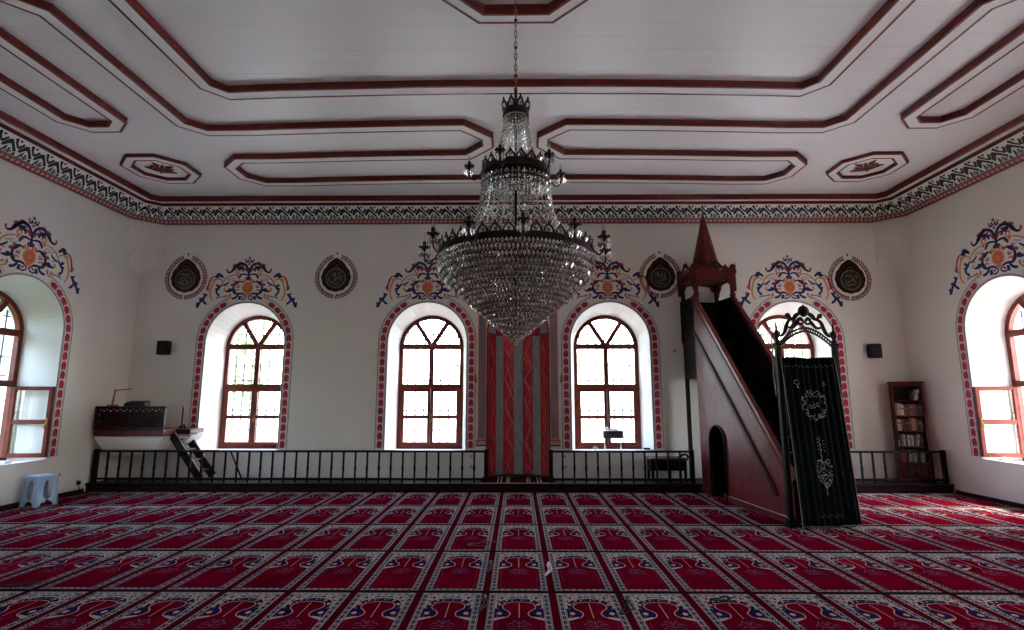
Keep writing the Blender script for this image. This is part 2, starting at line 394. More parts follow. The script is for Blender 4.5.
def wreath(mb, c, z):
    """painted leaf wreath round a plaque"""
    def prof(t):
        a = 2*pi*t
        r = .405
        x = r*1.0*sin(a); y = -r*cos(a)*1.02
        if cos(a) < 0: y += .06*((-cos(a))**3)
        return x, y
    n = 58
    for i in range(n):
        t = i/n
        if abs(t-.5) < .035: continue
        x, y = prof(t); x2, y2 = prof(t+.01); dx, dy = x2-x, y2-y; l = hypot(dx, dy); dx /= l; dy /= l
        if t > .5: dx, dy = -dx, -dy
        nx, ny = x/hypot(x, y), y/hypot(x, y)
        for m, off, o in ((P_CRIM if i % 2 else P_BLACK, .0, 1), (P_MAR if i % 3 else P_BLACK, .01, -1)):
            ax, ay = dx*.8+nx*.9*o, dy*.8+ny*.9*o
            l = hypot(ax, ay); ax /= l; ay /= l
            stroke(mb, [(c+x*.93, z+y*.93), (c+x*.93+ax*.03+nx*.004, z+y*.93+ay*.03), (c+x*.93+ax*.06, z+y*.93+ay*.06)], .028, m, -.002-.0004*(o > 0), 2)
    pts = [prof(i/40) for i in range(41)]
    for i in range(40):
        if abs((i+.5)/40-.5) < .04: continue
        a, b = pts[i], pts[i+1]
        mb.poly([(c+a[0]*.855, z+a[1]*.855, -.0018), (c+b[0]*.855, z+b[1]*.855, -.0018), (c+b[0]*.84, z+b[1]*.84, -.0018), (c+a[0]*.84, z+a[1]*.84, -.0018)], P_PINK)
    blob(mb, c, z+.49, .018, .026, P_BLACK, -.0025, 8)
    blob(mb, c, z-.405, .02, .02, P_GREY, -.0025, 8)

PLQ = [(-6.56, 3.94), (-3.578, 3.95), (2.81, 3.95), (6.50, 3.89)]

NICHE = (.012, .585, .13, 2.86)
def make_wall(name, T, s0, s1, wins, decor, label, extra=()):
    mb = MB(T)
    wall_layer(mb, s0, s1, -.05, ZC+.1, list(wins)+list(extra), OH, OZ0, OZS, 0, WALL)
    wall_layer(mb, s0-WT, s1+WT, -.7, ZC+.4, wins, FH-.02, FZ0+.02, FZS, WT, GWALL)
    for c in wins:
        reveal(mb, c)
        if decor:
            border(mb, c); ornament(mb, c-.02, 3.745)
    return mb

wb = make_wall('wall_back', Tback, XL, XR, wins_back, True, '', (NICHE,))
for c, z in PLQ: wreath(wb, c, z)
o = wb.build('wall_back'); tag(o, 'cream plastered back wall with four arched window openings and painted ornaments', 'wall', None, 'structure')
o = make_wall('wall_left', Tleft, YF, YB, wins_left, True, '').build('wall_left'); tag(o, 'cream plastered wall on the left with arched window openings', 'wall', None, 'structure')
o = make_wall('wall_right', Tright, YF, YB, wins_right, True, '').build('wall_right'); tag(o, 'cream plastered wall on the right with arched window openings', 'wall', None, 'structure')
o = make_wall('wall_front', Tfront, XL, XR, [], False, '').build('wall_front'); tag(o, 'plain cream wall behind the viewer', 'wall', None, 'structure')

# corner squinches: chamfer above an arched underside
mb = MB()
for sx, X0 in ((1, XL), (-1, XR)):
    ch = .40; K = 10
    A = Vector((X0+sx*ch, YB, 0)); B = Vector((X0, YB-ch, 0)); Cn = Vector((X0, YB, 0))
    low = []
    for i in range(K+1):
        t = i/K; p = A.lerp(B, t); low.append(Vector((p.x, p.y, 4.13+.32*sin(pi*t)**.6)))
    for i in range(K):
        a, b = low[i], low[i+1]
        mb.poly([tuple(a), tuple(b), (b.x, b.y, 5.1), (a.x, a.y, 5.1)], WALL)
        # underside falls back to the corner
        mb.poly([tuple(a), tuple(b), (Cn.x, Cn.y, 3.98)], WALL, True)
o = mb.build('wall_corner'); tag(o, 'rounded plaster corner fillets below the cornice', 'wall', None, 'structure')

# ------------------------------------------------------------------ floor and carpet
mb = MB(); mb.box(XL-WT, XR+WT, YF-WT, YB+WT, -.3, -.012, CONC)
o = mb.build('floor'); tag(o, 'floor slab under the carpet', 'floor', None, 'structure')
mb = MB()
mb.box(XL+.03, XL+.06, YF, YB-.8, 0, .05, DARK2); mb.box(XR-.06, XR-.03, YF, YB-.8, 0, .05, DARK2)
for i, (x0, x1) in enumerate(((XL+.001, XL+.025), (XR-.025, XR-.001))):
    b_ = MB(); b_.box(x0, x1, YF+.01, 9.5, 0.001, .055, DARK2, .004)
    o = b_.build('baseboard_left' if i == 0 else 'baseboard_right'); tag(o, 'low dark wooden skirting along the %s wall' % ('left' if i == 0 else 'right'), 'baseboard', None, 'structure')

def carpet():
    W, L = .5475, 1.19
    tile = []   # (list of (u,v), z, mat)
    def P(pts, z, m): tile.append(([p for p in pts], z, m))
    def R(u0, u1, v0, v1, z, m): P([(u0, v0), (u1, v0), (u1, v1), (u0, v1)], z, m)
    h = W/2
    R(-h, -h+.031, 0, L, 0, C_GAP); R(h-.031, h, 0, L, 0, C_GAP); R(-h+.031, h-.031, 0, L, 0, C_PALE)
    R(-h, h, 0, .034, .0024, C_LINE); R(-h, h, L-.030, L, .0024, C_LINE)
    fu = .187
    # field outline (right half)
    out = [(0, .975), (.05, .965), (.10, .945), (.127, .89), (.120, .835), (.085, .79), (.068, .74), (.085, .685), (.13, .65), (fu, .615)]
    sm = smoothpath(out, 3)
    # navy/pale ground of the head panel
    R(-fu, fu, .60, 1.10, .0006, C_PALE)
    for s in (1, -1):
        # dark spandrels following the arch
        for i in range(len(sm)-1):
            a, b = sm[i], sm[i+1]
            def off(p, d):
                cx, cz = 0, .80
                l = hypot(p[0]-cx, p[1]-cz); return (p[0]+(p[0]-cx)/l*d*.7, p[1]+(p[1]-cz)/l*d)
            a2, b2 = off(a, .075), off(b, .075)
            a2 = (min(a2[0], fu), min(a2[1], 1.06)); b2 = (min(b2[0], fu), min(b2[1], 1.06))
            P([(s*a[0], a[1]), (s*b[0], b[1]), (s*b2[0], b2[1]), (s*a2[0], a2[1])], .0012, C_NAVY)
        P([(s*.10, .80), (s*.075, .74), (s*.095, .69), (s*fu, .66), (s*fu, .84), (s*.15, .85)], .0013, C_NAVY)
        # field
        ff = [(s*x, y) for x, y in sm]
        for a, b in zip(ff, ff[1:]):
            P([(0, a[1]), a, b, (0, b[1])], .0016, C_FIELD)
        R(min(0, s*fu), max(0, s*fu), .075, .616, .0014, C_FIELD)
        # cream outline
        for a, b in zip(ff, ff[1:]):
            dx, dy = b[0]-a[0], b[1]-a[1]; l = hypot(dx, dy); nx, ny = -dy/l*.0045, dx/l*.0045
            P([(a[0]-nx, a[1]-ny), (b[0]-nx, b[1]-ny), (b[0]+nx, b[1]+ny), (a[0]+nx, a[1]+ny)], .002, C_PINK)
        # flowers
        for (x, y, r, m) in ((.148, .745, .022, C_PINK), (.15, .92, .018, C_PINK), (.165, .84, .014, C_VIO), (.10, 1.0, .014, C_PINK), (.045, 1.02, .012, C_VIO), (.172, 1.02, .016, C_PINK), (.165, .69, .010, C_VIO)):
            P([(s*x+r*cos(a*pi/3), y+r*1.3*sin(a*pi/3)) for a in range(6)], .0018, m)
        # dotted inner line
        for k in range(11):
            R(s*.158-.003, s*.158+.003, .11+k*.045, .11+k*.045+.028, .002, C_VIO)
        # side border eights
        b0, b1 = fu+.006, h-.037
        bc = (b0+b1)/2
        for k in range(13):
            v = .065+k*.0840
            for dv in (0, .034):
                P([(s*(bc+.017*cos(a*pi/3)), v+dv+.021*sin(a*pi/3)) for a in range(6)], .0014, C_NAVY)
                R(s*bc-.005, s*bc+.005, v+dv-.004, v+dv+.004, .002, C_PALE)
        for e in (b0, b1): R(s*e-.0025, s*e+.0025, .04, L-.035, .0014, C_VIO)
        # plant spray below the arch
        for (x0, y0, x1, y1) in ((.0, .50, .035, .53), (.03, .53, .06, .51), (.035, .55, .075, .565), (.07, .56, .085, .53), (.0, .55, .03, .60), (.02, .48, .055, .47), (.05, .58, .03, .62), (.06, .47, .08, .49)):
            dx, dy = x1-x0, y1-y0; l = hypot(dx, dy); nx, ny = -dy/l*.006, dx/l*.006
            P([(s*(x0-nx), y0-ny), (s*(x1-nx), y1-ny), (s*(x1+nx), y1+ny), (s*(x0+nx), y0+ny)], .002, C_VIO)
    rr = random.Random(5)
    for k in range(46):
        x, y = rr.uniform(.01, fu-.01), rr.uniform(.985, 1.085) if k % 2 else rr.uniform(.80, 1.085)
        if hypot(x/.19, (y-.80)/.27) < 1.0: continue
        for s in (1, -1): P([(s*(x+.011*cos(a*pi/2+k)), y+.015*sin(a*pi/2+k)) for a in range(4)], .0019, (C_NAVY, C_VIO, C_NAVY, C_PINK)[k % 4])
    for k in range(12):
        a = pi*(k+.5)/12; x, y = .150*cos(a), .86+.155*sin(a)
        if y < .9: continue
        P([(x+.009*cos(b*pi/2), y+.012*sin(b*pi/2)) for b in range(4)], .0019, (C_VIO, C_PALE)[k % 2])
    R(-.003, .003, .66, .955, .002, C_PINK)
    R(-.004, .004, .46, .62, .0022, C_VIO)
    # end borders
    for v0, v1 in ((.038, .080), (1.095, 1.155)):
        vc = (v0+v1)/2
        for k in range(-3, 4):
            P([(k*.056+.019*cos(a*pi/3), vc+.011*sin(a*pi/3)) for a in range(6)], .0014, C_NAVY if k % 2 else C_VIO)
        R(-fu, fu, v0, v0+.004, .0014, C_NAVY); R(-fu, fu, v1-.004, v1, .0014, C_VIO)
    mb = MB()
    mb.box(XL+.001, XR-.001, YF+.001, YB-.001, -.011, -.002, C_GAP)
    ncol = range(-13, 14)
    for r in range(-6, 5):
        y0 = 4.754+1.19*r
        for c in ncol:
            x0 = .01+W*c
            for pts, z, m in tile:
                q = [(min(max(x0+u, XL+.03), XR-.03), min(max(y0+v, YF+.01), YB-.75), z) for u, v in pts]
                if max(p[1] for p in q)-min(p[1] for p in q) < 1e-4 or max(p[0] for p in q)-min(p[0] for p in q) < 1e-4: continue
                mb.poly(q, m)
    return mb
o = carpet().build('carpet'); tag(o, 'red prayer carpet woven in rows of arched panels covering the whole floor', 'carpet')

# ------------------------------------------------------------------ ceiling
def inset_ring(i):
    """octagonal room outline inset by i (walls, chamfered back and front corners)"""
    ch = .40; x0, x1, y0, y1 = XL+i, XR-i, YF+i, YB-i
    c = max(.02, ch-i*(2-sqrt(2)))
    return [(x0+c, y1), (x1-c, y1), (x1, y1-c), (x1, y0+c), (x1-c, y0), (x0+c, y0), (x0, y0+c), (x0, y1-c)]
CORN = [(0.0, 5.035, None), (.0, 5.05, P_MAR), (.092, 5.118, None), (.35, 5.305, None), (.35, 5.36, BROWN), (.37, 5.36, BROWN), (.47, 5.36, WHITE), (.485, 5.345, BROWN), (.50, 5.36, BROWN), (.505, 5.45, BROWN)]
mb = MB()
for (a, za, _), (b, zb, m) in zip(CORN, CORN[1:]):
    A, B = inset_ring(a), inset_ring(b)
    if m is None: m = P_MAR if a < .05 else P_BAND
    for k in range(8):
        p, q, r, s = A[k], A[(k+1) % 8], B[(k+1) % 8], B[k]
        mb.poly([(*p, za), (*q, za), (*r, zb), (*s, zb)], m)
# painted pattern on the cove
MOT = [[(25,320),(60,265),(95,255),(215,345),(190,362),(140,320),(110,300),(85,310),(60,342),(35,347)],
       [(118,228),(150,215),(182,262),(212,283),(240,240),(266,255),(236,306),(205,302),(150,262)],
       [(75,355),(95,330),(102,362),(80,405),(62,398)], [(128,350),(148,345),(162,398),(138,402)],
       [(200,402),(230,368),(255,405)], [(170,215),(215,212),(196,240)], [(165,365),(185,372),(180,400),(168,396)], [(105,372),(122,372),(120,402),(106,402)]]
def cove(mb, p, q, r, s, za, zb):
    """edge p->q on the wall (z za), s->r inset (z zb)"""
    P, Q, R, S = (Vector((*p, za)), Vector((*q, za)), Vector((*r, zb)), Vector((*s, zb)))
    L = (Q-P).length; n = max(1, round(L/.254)); nor = (Q-P).cross(S-P).normalized()
    mid = Vector((0, 4, 3))
    if (mid-P).dot(nor) < 0: nor = -nor
    def M(u, t, d=.002):
        a = P.lerp(Q, u); b = S.lerp(R, u); return tuple(a.lerp(b, t)+nor*d)
    t0, t1 = .26, 1.0
    for k in range(n):
        for pl in MOT:
            gx = sum(p[0] for p in pl)/len(pl); gy = sum(p[1] for p in pl)/len(pl); pl = [(gx+(x-gx)*1.16, gy+(y-gy)*1.28) for x, y in pl]
            mb.poly([M((k+x/232)/n, t0+.03+(405-y)/200*(t1-t0-.08)) for x, y in pl], P_BLACK)
    nn = max(2, round(L/.085))
    for k in range(nn):
        pts = []
        for j in range(6):
            a = j*pi/3; pts.append(M((k+.5+.40*cos(a))/nn, .12+.065*sin(a), .0025))
        mb.poly(pts, P_PINK)
    mb.poly([M(0, .235), M(1, .235), M(1, .262), M(0, .262)], P_BLACK)
    mb.poly([M(0, .21), M(1, .21), M(1, .225), M(0, .225)], P_PINK)
A, B = inset_ring(0), inset_ring(.35)
for k in range(8):
    if k in (4, 3, 5): continue
    cove(mb, A[k], A[(k+1) % 8], B[(k+1) % 8], B[k], 5.05, 5.305)
o = mb.build('trim_1'); tag(o, 'cornice cove painted with black arabesques above a red chain band', 'cornice', None, 'structure')
mb = MB()
R_ = inset_ring(.505)
mb.poly([(*p, ZC) for p in R_], CEIL)
mb.box(XL-WT, XR+WT, YF-WT, YB+WT, ZC+.09, ZC+.45, WHITE)
o = mb.build('ceiling'); tag(o, 'white boarded ceiling', 'ceiling', None, 'structure')

def strip(mb, pts, w, h=.086):
    """closed raised band on the ceiling; brown moulded edges, white flat between"""
    N = len(pts)
    def offset(d):
        out = []
        for i in range(N):
            p0, p1, p2 = Vector(pts[i-1]), Vector(pts[i]), Vector(pts[(i+1) % N])
            a = (p1-p0).normalized(); b = (p2-p1).normalized(); na = Vector((-a.y, a.x)); nb = Vector((-b.y, b.x))
            m = (na+nb).normalized(); k = d/max(.3, m.dot(na)); out.append(p1+m*k)
        return out
    prof = [(.008, ZC), (.008, ZC-h*.2), (.003, ZC-h*.3), (.004, ZC-h*.7), (.009, ZC-h*.8), (.008, ZC-h*.95), (0, ZC-h), (-.024, ZC-h), (-.025, ZC-h+.003)]
    for s in (1, -1):
        for (o1, z1), (o2, z2) in zip(prof, prof[1:]):
            A, B = offset(s*(w/2+o1)), offset(s*(w/2+o2))
            for i in range(N):
                j = (i+1) % N; mb.poly([(*A[i], z1), (*A[j], z1), (*B[j], z2), (*B[i], z2)], BROWN)
    A, B = offset(w/2-.024), offset(-w/2+.024)
    for i in range(N):
        j = (i+1) % N; mb.poly([(*A[i], ZC-h+.003), (*A[j], ZC-h+.003), (*B[j], ZC-h+.003), (*B[i], ZC-h+.003)], WHITE)
def sym4(q):
    """quarter path (x>0,y>0) from the y axis to the x axis -> closed loop around (0,4)"""
    a = list(q)
    b = [(x, -y) for x, y in reversed(q)]
    c = [(-x, -y) for x, y in q]
    d = [(-x, y) for x, y in reversed(q)]
    out = []
    for p in a+b+c+d:
        if not out or hypot(p[0]-out[-1][0], p[1]-out[-1][1]) > 1e-4: out.append(p)
    if hypot(out[0][0]-out[-1][0], out[0][1]-out[-1][1]) < 1e-4: out.pop()
    sub = []
    for i in range(len(out)):
        p, q = out[i], out[(i+1) % len(out)]; n = max(1, int(hypot(q[0]-p[0], q[1]-p[1])/.6))
        sub += [(p[0]+(q[0]-p[0])*j/n, p[1]+(q[1]-p[1])*j/n) for j in range(n)]
    out = [(x, y+(.11*min(1, (abs(x)/3.8)**2)*max(0, min(1, (y-1)/1.0)) if abs(x) < 5.2 else 0)) for x, y in sub]
    def fx(x): return x-.035+(.05 if x < -5.15 else 0) if x < 0 else x-.02-.010*x-(.10 if x > 5.15 else 0)
    return [(fx(x), y+4) for x, y in out]
mb = MB(); strip(mb, sym4([(0, 2.12), (3.60, 2.12), (3.79, 1.92), (3.79, 0)]), .18)
tag(mb.build('trim_2'), 'brown and white raised ceiling band framing the large central panel', 'ceiling moulding', None, 'structure')
mb = MB(); strip(mb, sym4([(0, 4.93), (4.45, 4.93), (4.72, 4.66), (4.72, 4.24), (4.45, 3.98), (.74, 3.98), (.41, 3.63), (.41, 3.38), (.74, 3.05), (4.42, 3.06), (4.66, 2.82),
    (4.65, .74), (4.98, .41), (5.20, .41), (5.53, .74), (5.53, 2.85), (5.74, 3.05), (6.08, 3.05), (6.30, 2.80), (6.30, 0)]), .172)
tag(mb.build('trim_3'), 'brown and white raised ceiling band meandering round the panel', 'ceiling moulding', None, 'structure')
def octo(cx, cy, ap):
    R = ap/cos(pi/8); return [(cx+R*cos(pi/8+k*pi/4), cy+R*sin(pi/8+k*pi/4)) for k in range(8)]
mb = MB(); strip(mb, octo(-.01, 4, .84), .14, .10)
tag(mb.build('trim_4'), 'brown and white ceiling octagon round the chandelier hook', 'ceiling moulding', None, 'structure')
def rosette(mb, cx, cy, r):
    for k in range(10):
        a = k*pi/5+pi/10; rr = r*(1 if k % 2 else .72)
        tip = (cx+rr*cos(a), cy+rr*sin(a), ZC-.012); lft = (cx+rr*.5*cos(a+.30), cy+rr*.5*sin(a+.30), ZC-.03); rgt = (cx+rr*.5*cos(a-.30), cy+rr*.5*sin(a-.30), ZC-.03)
        mid = (cx+rr*.45*cos(a), cy+rr*.45*sin(a), ZC-.055); cen = (cx, cy, ZC-.04)
        mb.poly([cen, lft, mid], BROWN); mb.poly([lft, tip, mid], BROWN); mb.poly([tip, rgt, mid], BROWN); mb.poly([rgt, cen, mid], BROWN)
        mb.poly([lft, tip, (tip[0], tip[1], ZC+.01), (lft[0], lft[1], ZC+.01)], BROWN); mb.poly([rgt, tip, (tip[0], tip[1], ZC+.01), (rgt[0], rgt[1], ZC+.01)], BROWN)
    mb.lathe((cx, cy, ZC-.07), [(.0, 0), (.04, .006), (.055, .03), (.05, .05)], BROWN, 12)
for i, (cx, cy) in enumerate(((-6.03, 8.53), (5.87, 8.57))):
    mb = MB(); strip(mb, octo(cx, cy, .465), .155, .05); rosette(mb, cx, cy, .26)
    tag(mb.build('trim_%d' % (5+i)), 'small brown octagon with a carved star in the %s ceiling corner' % ('left' if i == 0 else 'right'), 'ceiling moulding', None, 'structure')
for cx in (-6.03, 5.87):
    mb = MB(); strip(mb, octo(cx, -.55, .465), .155, .05); rosette(mb, cx, -.55, .27)
    tag(mb.build('trim_%d' % (7 if cx < 0 else 8)), 'small brown octagon with a carved star near the front wall', 'ceiling moulding', None, 'structure')

# ------------------------------------------------------------------ windows
wcount = [0]
def window(T, c, label, open_leaf=None, grille=True, bottom_rail=True):
    wcount[0] += 1
    f = MB(T); n0, n1 = FD-.005, FD+.075
    a = arch(c, FH+.015, FZ0-.015, FZS, 24); b = arch(c, FH-.075, FZ0+.075, FZS, 24)
    for i in range(len(a)-1):
        f.poly([(*a[i], n0), (*a[i+1], n0), (*b[i+1], n0), (*b[i], n0)], FRAME)
        f.poly([(*a[i], n1), (*a[i+1], n1), (*b[i+1], n1), (*b[i], n1)], FRAME)
        f.poly([(*b[i], n0), (*b[i+1], n0), (*b[i+1], n1), (*b[i], n1)], FRAME)
        f.poly([(*a[i], n0), (*a[i+1], n0), (*a[i+1], n1), (*a[i], n1)], FRAME)
    f.box(c-FH, c+FH, FZ0-.01, FZ0+.075, n0-.002, n1, FRAME, .008)
    root = f.build('window_%d' % wcount[0]); tag(root, label, 'window', None, 'structure')
    m = MB(T)
    m.box(c-FH+.01, c+FH-.01, 2.575, 2.685, n0-.012, n1-.01, FRAME, .008)
    m.box(c-FH+.01, c+FH-.01, 1.775, 1.875, n0-.012, n1-.01, FRAME, .008)
    m.build('transom', root)
    m = MB(T); m.box(c-.048, c+.048, 1.87, 2.59, n0, n1-.02, FRAME, .006)
    for s in (1, -1):
        p = (c+s*.02, 2.66, (n0+n1)/2); q = (c+s*(FH-.06)*sin(radians(33)), FZS+(FH-.05)*cos(radians(33)), (n0+n1)/2)
        m.bar(p, q, .085, .06, FRAME, (0, 0, 1))
    m.build('glazing_bar', root)
    g = MB(T); gn = FD+.04
    g.poly([(x, z, gn) for x, z in arch(c, FH-.06, 2.66, FZS, 20)], GLASS)
    g.poly([(c-FH+.05, 1.86, gn), (c+FH-.05, 1.86, gn), (c+FH-.05, 2.60, gn), (c-FH+.05, 2.60, gn)], GLASS)
    g.build('pane', root)
    for s in (-1, 1):
        if s == -1: s0, s1 = c-FH+.06, c
        else: s0, s1 = c, c+FH-.06
        ang = 0
        if open_leaf and open_leaf[0] == s: ang = open_leaf[1]
        hs = s0 if s == -1 else s1
        def TL(p, hs=hs, ang=ang, s=s):
            u, z, n = p; du = u-hs; dn = n-FD
            return T((hs+du*cos(ang)+dn*sin(ang)*s, z, FD-abs(du)*sin(ang)+dn*cos(ang)))
        l = MB(TL); z0, z1 = FZ0+.07, 1.78
        t0, t1 = FD-.012, FD+.035
        l.box(s0+.002, s0+.062, z0, z1, t0, t1, FRAME, .006); l.box(s1-.062, s1-.002, z0, z1, t0, t1, FRAME, .006)
        l.box(s0+.06, s1-.06, z0, z0+.065, t0, t1, FRAME, .006); l.box(s0+.06, s1-.06, z1-.06, z1, t0, t1, FRAME, .006)
        l.box(s0+.06, s1-.06, 1.185, 1.255, t0, t1, FRAME, .006)
        lo = l.build('casement', root)
        g = MB(TL); g.poly([(s0+.05, z0+.03, FD+.01), (s1-.05, z0+.03, FD+.01), (s1-.05, z1-.03, FD+.01), (s0+.05, z1-.03, FD+.01)], GLASS)
        g.build('pane', lo)
        if s == 1:
            hd = MB(TL); hx = s0+.03; hd.box(hx-.01, hx+.01, 1.16, 1.28, FD-.024, FD-.010, BRASS, .003); hd.bar((hx, 1.22, FD-.03), (hx+.0, 1.12, FD-.05), .014, .014, BRASS)
            hd.build('handle', lo)
    gr = MB(T); n = WT-.12
    for k in range(-3, 4):
        x = c+k*.17; top = FZS+sqrt(max(0, FH*FH-(k*.17)**2))-.02
        gr.tube([(x, FZ0, n), (x, top, n)], .013, IRON, 6)
    for z in (.95, 1.35, 1.95, 2.25, 2.62, 2.90):
        w = FH if z < FZS else sqrt(FH*FH-(z-FZS)**2)
        gr.tube([(c-w, z, n), (c+w, z, n)], .011, IRON, 6)
    for z in (1.35, 1.95, 2.25, 2.90):
        for k in range(-3, 4):
            if z > FZS and abs(k) > 2: continue
            x = c+k*.17; gr.box(x-.016, x+.016, z-.016, z+.016, n-.014, n+.014, IRON)
    gr.build('grille', root)
    return root
window(Tback, wins_back[0], 'arched red-brown window in the back wall, leftmost, with green foliage behind it')
window(Tback, wins_back[1], 'arched red-brown window in the back wall just left of the prayer niche')
window(Tback, wins_back[2], 'arched red-brown window in the back wall just right of the prayer niche')
window(Tback, wins_back[3], 'arched red-brown window in the back wall behind the stepped pulpit gate')
window(Tleft, wins_left[0], 'arched window in the left wall nearest the corner, one casement swung open', (1, radians(101)))
window(Tleft, wins_left[1], 'arched window in the middle of the left wall')
window(Tleft, wins_left[2], 'arched window in the left wall beside the viewer')
window(Tright, wins_right[0], 'arched window in the right wall nearest the corner, one casement swung open', (1, radians(101)))
window(Tright, wins_right[1], 'arched window in the middle of the right wall')
window(Tright, wins_right[2], 'arched window in the right wall beside the viewer')

# ------------------------------------------------------------------ platform along the back wall, prayer niche
PZ = .13; PY = 9.55
mb = MB(); mb.box(XL+.002, XR-.002, PY, YB-.002, 0.003, PZ, DARK2, .012); mb.box(XL+.002, XR-.002, PY-.02, PY+.06, PZ-.03, PZ+.008, DARK, .006)
tag(mb.build('floor_platform'), 'low dark wooden platform along the back wall', 'platform', None, 'structure')

cx, R0, z0, zs = NICHE
nroot = thing('prayer_niche', (cx, YB, PZ), 'tall concave prayer niche painted in red and grey marbled stripes', 'niche')
mb = MB(); DP = .5
def NP(a, z, r=1.0): return (cx+R0*r*sin(a), YB+DP*r*cos(a), z)
edges = [-90, -70, -50, -29.5, -9.5, 9.5, 29.5, 50, 70, 90]
scol = [REDST, REDST, GREYST, REDST, GREYST, REDST, GREYST, REDST, REDST]
for e0, e1, m in zip(edges, edges[1:], scol):
    for k in range(4):
        a, b = radians(e0+(e1-e0)*k/4), radians(e0+(e1-e0)*(k+1)/4)
        mb.poly([NP(a, z0), NP(b, z0), NP(b, zs-.03), NP(a, zs-.03)], m)
        mb.poly([NP(a, zs-.03), NP(b, zs-.03), NP(b, zs, .985), NP(a, zs, .985)], P_MAR)
        m2 = GREYST if m is REDST else REDST
        for j in range(8):
            p, q = pi/2*j/8, pi/2*(j+1)/8
            mb.poly([NP(a, zs+R0*sin(p), cos(p)), NP(b, zs+R0*sin(p), cos(p)), NP(b, zs+R0*sin(q), cos(q)), NP(a, zs+R0*sin(q), cos(q))], m2)
for e in edges[1:-1]:
    a = radians(e); mb.bar(NP(a, z0, .992), NP(a, zs-.03, .992), .012, .004, P_MAR, (0, 1, 0))
mb.poly([NP(radians(-90+k*10), z0+.003) for k in range(19)], DARK2)
rnd = random.Random(3)
for e0, e1 in ((-72, -52), (-29, -10), (10, 29), (52, 72)):
    for ph in (0, 1):
        pts = []; z = z0+.02; k = ph
        while z < zs-.05:
            f = .12 if k % 2 else .88
            f += rnd.uniform(-.1, .1); pts.append((e0+(e1-e0)*f, z)); z += rnd.uniform(.16, .42); k += 1
        P = pts
        for p, q in zip(P, P[1:]):
            A = NP(radians(p[0]), p[1], .988); B = NP(radians(q[0]), q[1], .988); A2 = NP(radians(p[0]+1.7), p[1]+.012, .988); B2 = NP(radians(q[0]+1.7), q[1]+.012, .988)
            mb.poly([A, B, B2, A2], VEIN)
mb.build('niche_shell', nroot)
mb = MB(Tback)
a = arch(cx, R0-.012, z0, zs, 24); b = arch(cx, R0+.022, z0, zs, 24)
for i in range(len(a)-1):
    mb.poly([(*a[i], -.012), (*a[i+1], -.012), (*b[i+1], -.012), (*b[i], -.012)], P_MAR); mb.poly([(*b[i], -.012), (*b[i+1], -.012), (*b[i+1], .01), (*b[i], .01)], P_MAR)
    mb.poly([(*a[i], -.012), (*a[i+1], -.012), (*a[i+1], .03), (*a[i], .03)], P_MAR)
mb.build('niche_edge', nroot)
for s in (-1, 1):
    x = cx+s*.69
    mb = MB(Tback)
    mb.box(x-.062, x+.062, .86, 3.22, -.02, .01, PURP, .004)
    for q in (-1, 1): mb.box(x+q*.07-.008, x+q*.07+.008, .86, 3.24, -.012, .01, P_OR)
    pl = mb.build('pilaster', nroot)
    mb = MB(Tback)
    mb.prism([(x-.075, 3.22, -.03), (x+.075, 3.22, -.03), (x+.075+(.02 if s > 0 else 0), 3.27+(.05 if s > 0 else 0), -.03), (x-.075-(.02 if s < 0 else 0), 3.27+(.05 if s < 0 else 0), -.03)], (0, 0, .04), P_OR)
    mb.build('capital', pl)
    mb = MB(Tback)
    mb.box(x-.085, x+.085, .815, .86, -.035, .01, P_OR, .005)
    mb.box(x-.10, x+.10, .70, .815, -.03, .01, P_MAR, .012)
    for k in range(3):
        u = x+(k-1)*.055
        stroke(mb, [(u-.012, .80), (u-.024, .765), (u, .735), (u+.022, .765), (u+.008, .795)], .013, WHITE, -.032, 3, False)
    mb.build('plinth', pl)
# platform runner before the niche
mb = MB(); mb.box(cx-.66, cx+.66, 9.57, 10.30, PZ+.009, PZ+.018, C_LINE)
for x in (-.36, -.30, -.2, -.16, .16, .2, .34, .40): mb.box(cx+x-.012, cx+x+.012, 9.58, 10.28, PZ+.018, PZ+.0195, C_PALE)
mb.box(cx-.66, cx+.66, 9.565, 9.578, PZ+.009, PZ+.019, C_PINK)
tag(mb.build('prayer_rug'), 'dark red striped rug on the platform inside the prayer niche', 'rug')

# wall sconces beside the niche
for i, x in enumerate((-.80, .835)):
    r = thing('wall_sconce', (x, YB, 1.92), 'small brass bracket on the wall %s of the prayer niche' % ('left', 'right')[i], 'sconce', 'brass brackets beside the niche')
    mb = MB(); mb.lathe((x, YB-.006, 1.93), [(.001, -.05), (.022, -.04), (.03, 0), (.022, .04), (.001, .05)], BRASS, 10); mb.build('back_plate', r)
    mb = MB(); mb.tube([(x, YB-.01, 1.92), (x, YB-.06, 1.90), (x, YB-.10, 1.93), (x, YB-.10, 1.97)], .007, BRASS); mb.lathe((x, YB-.10, 1.97), [(.006, 0), (.026, .01), (.03, .02), (.014, .05), (.012, .09)], BRASS, 10); mb.build('arm', r)

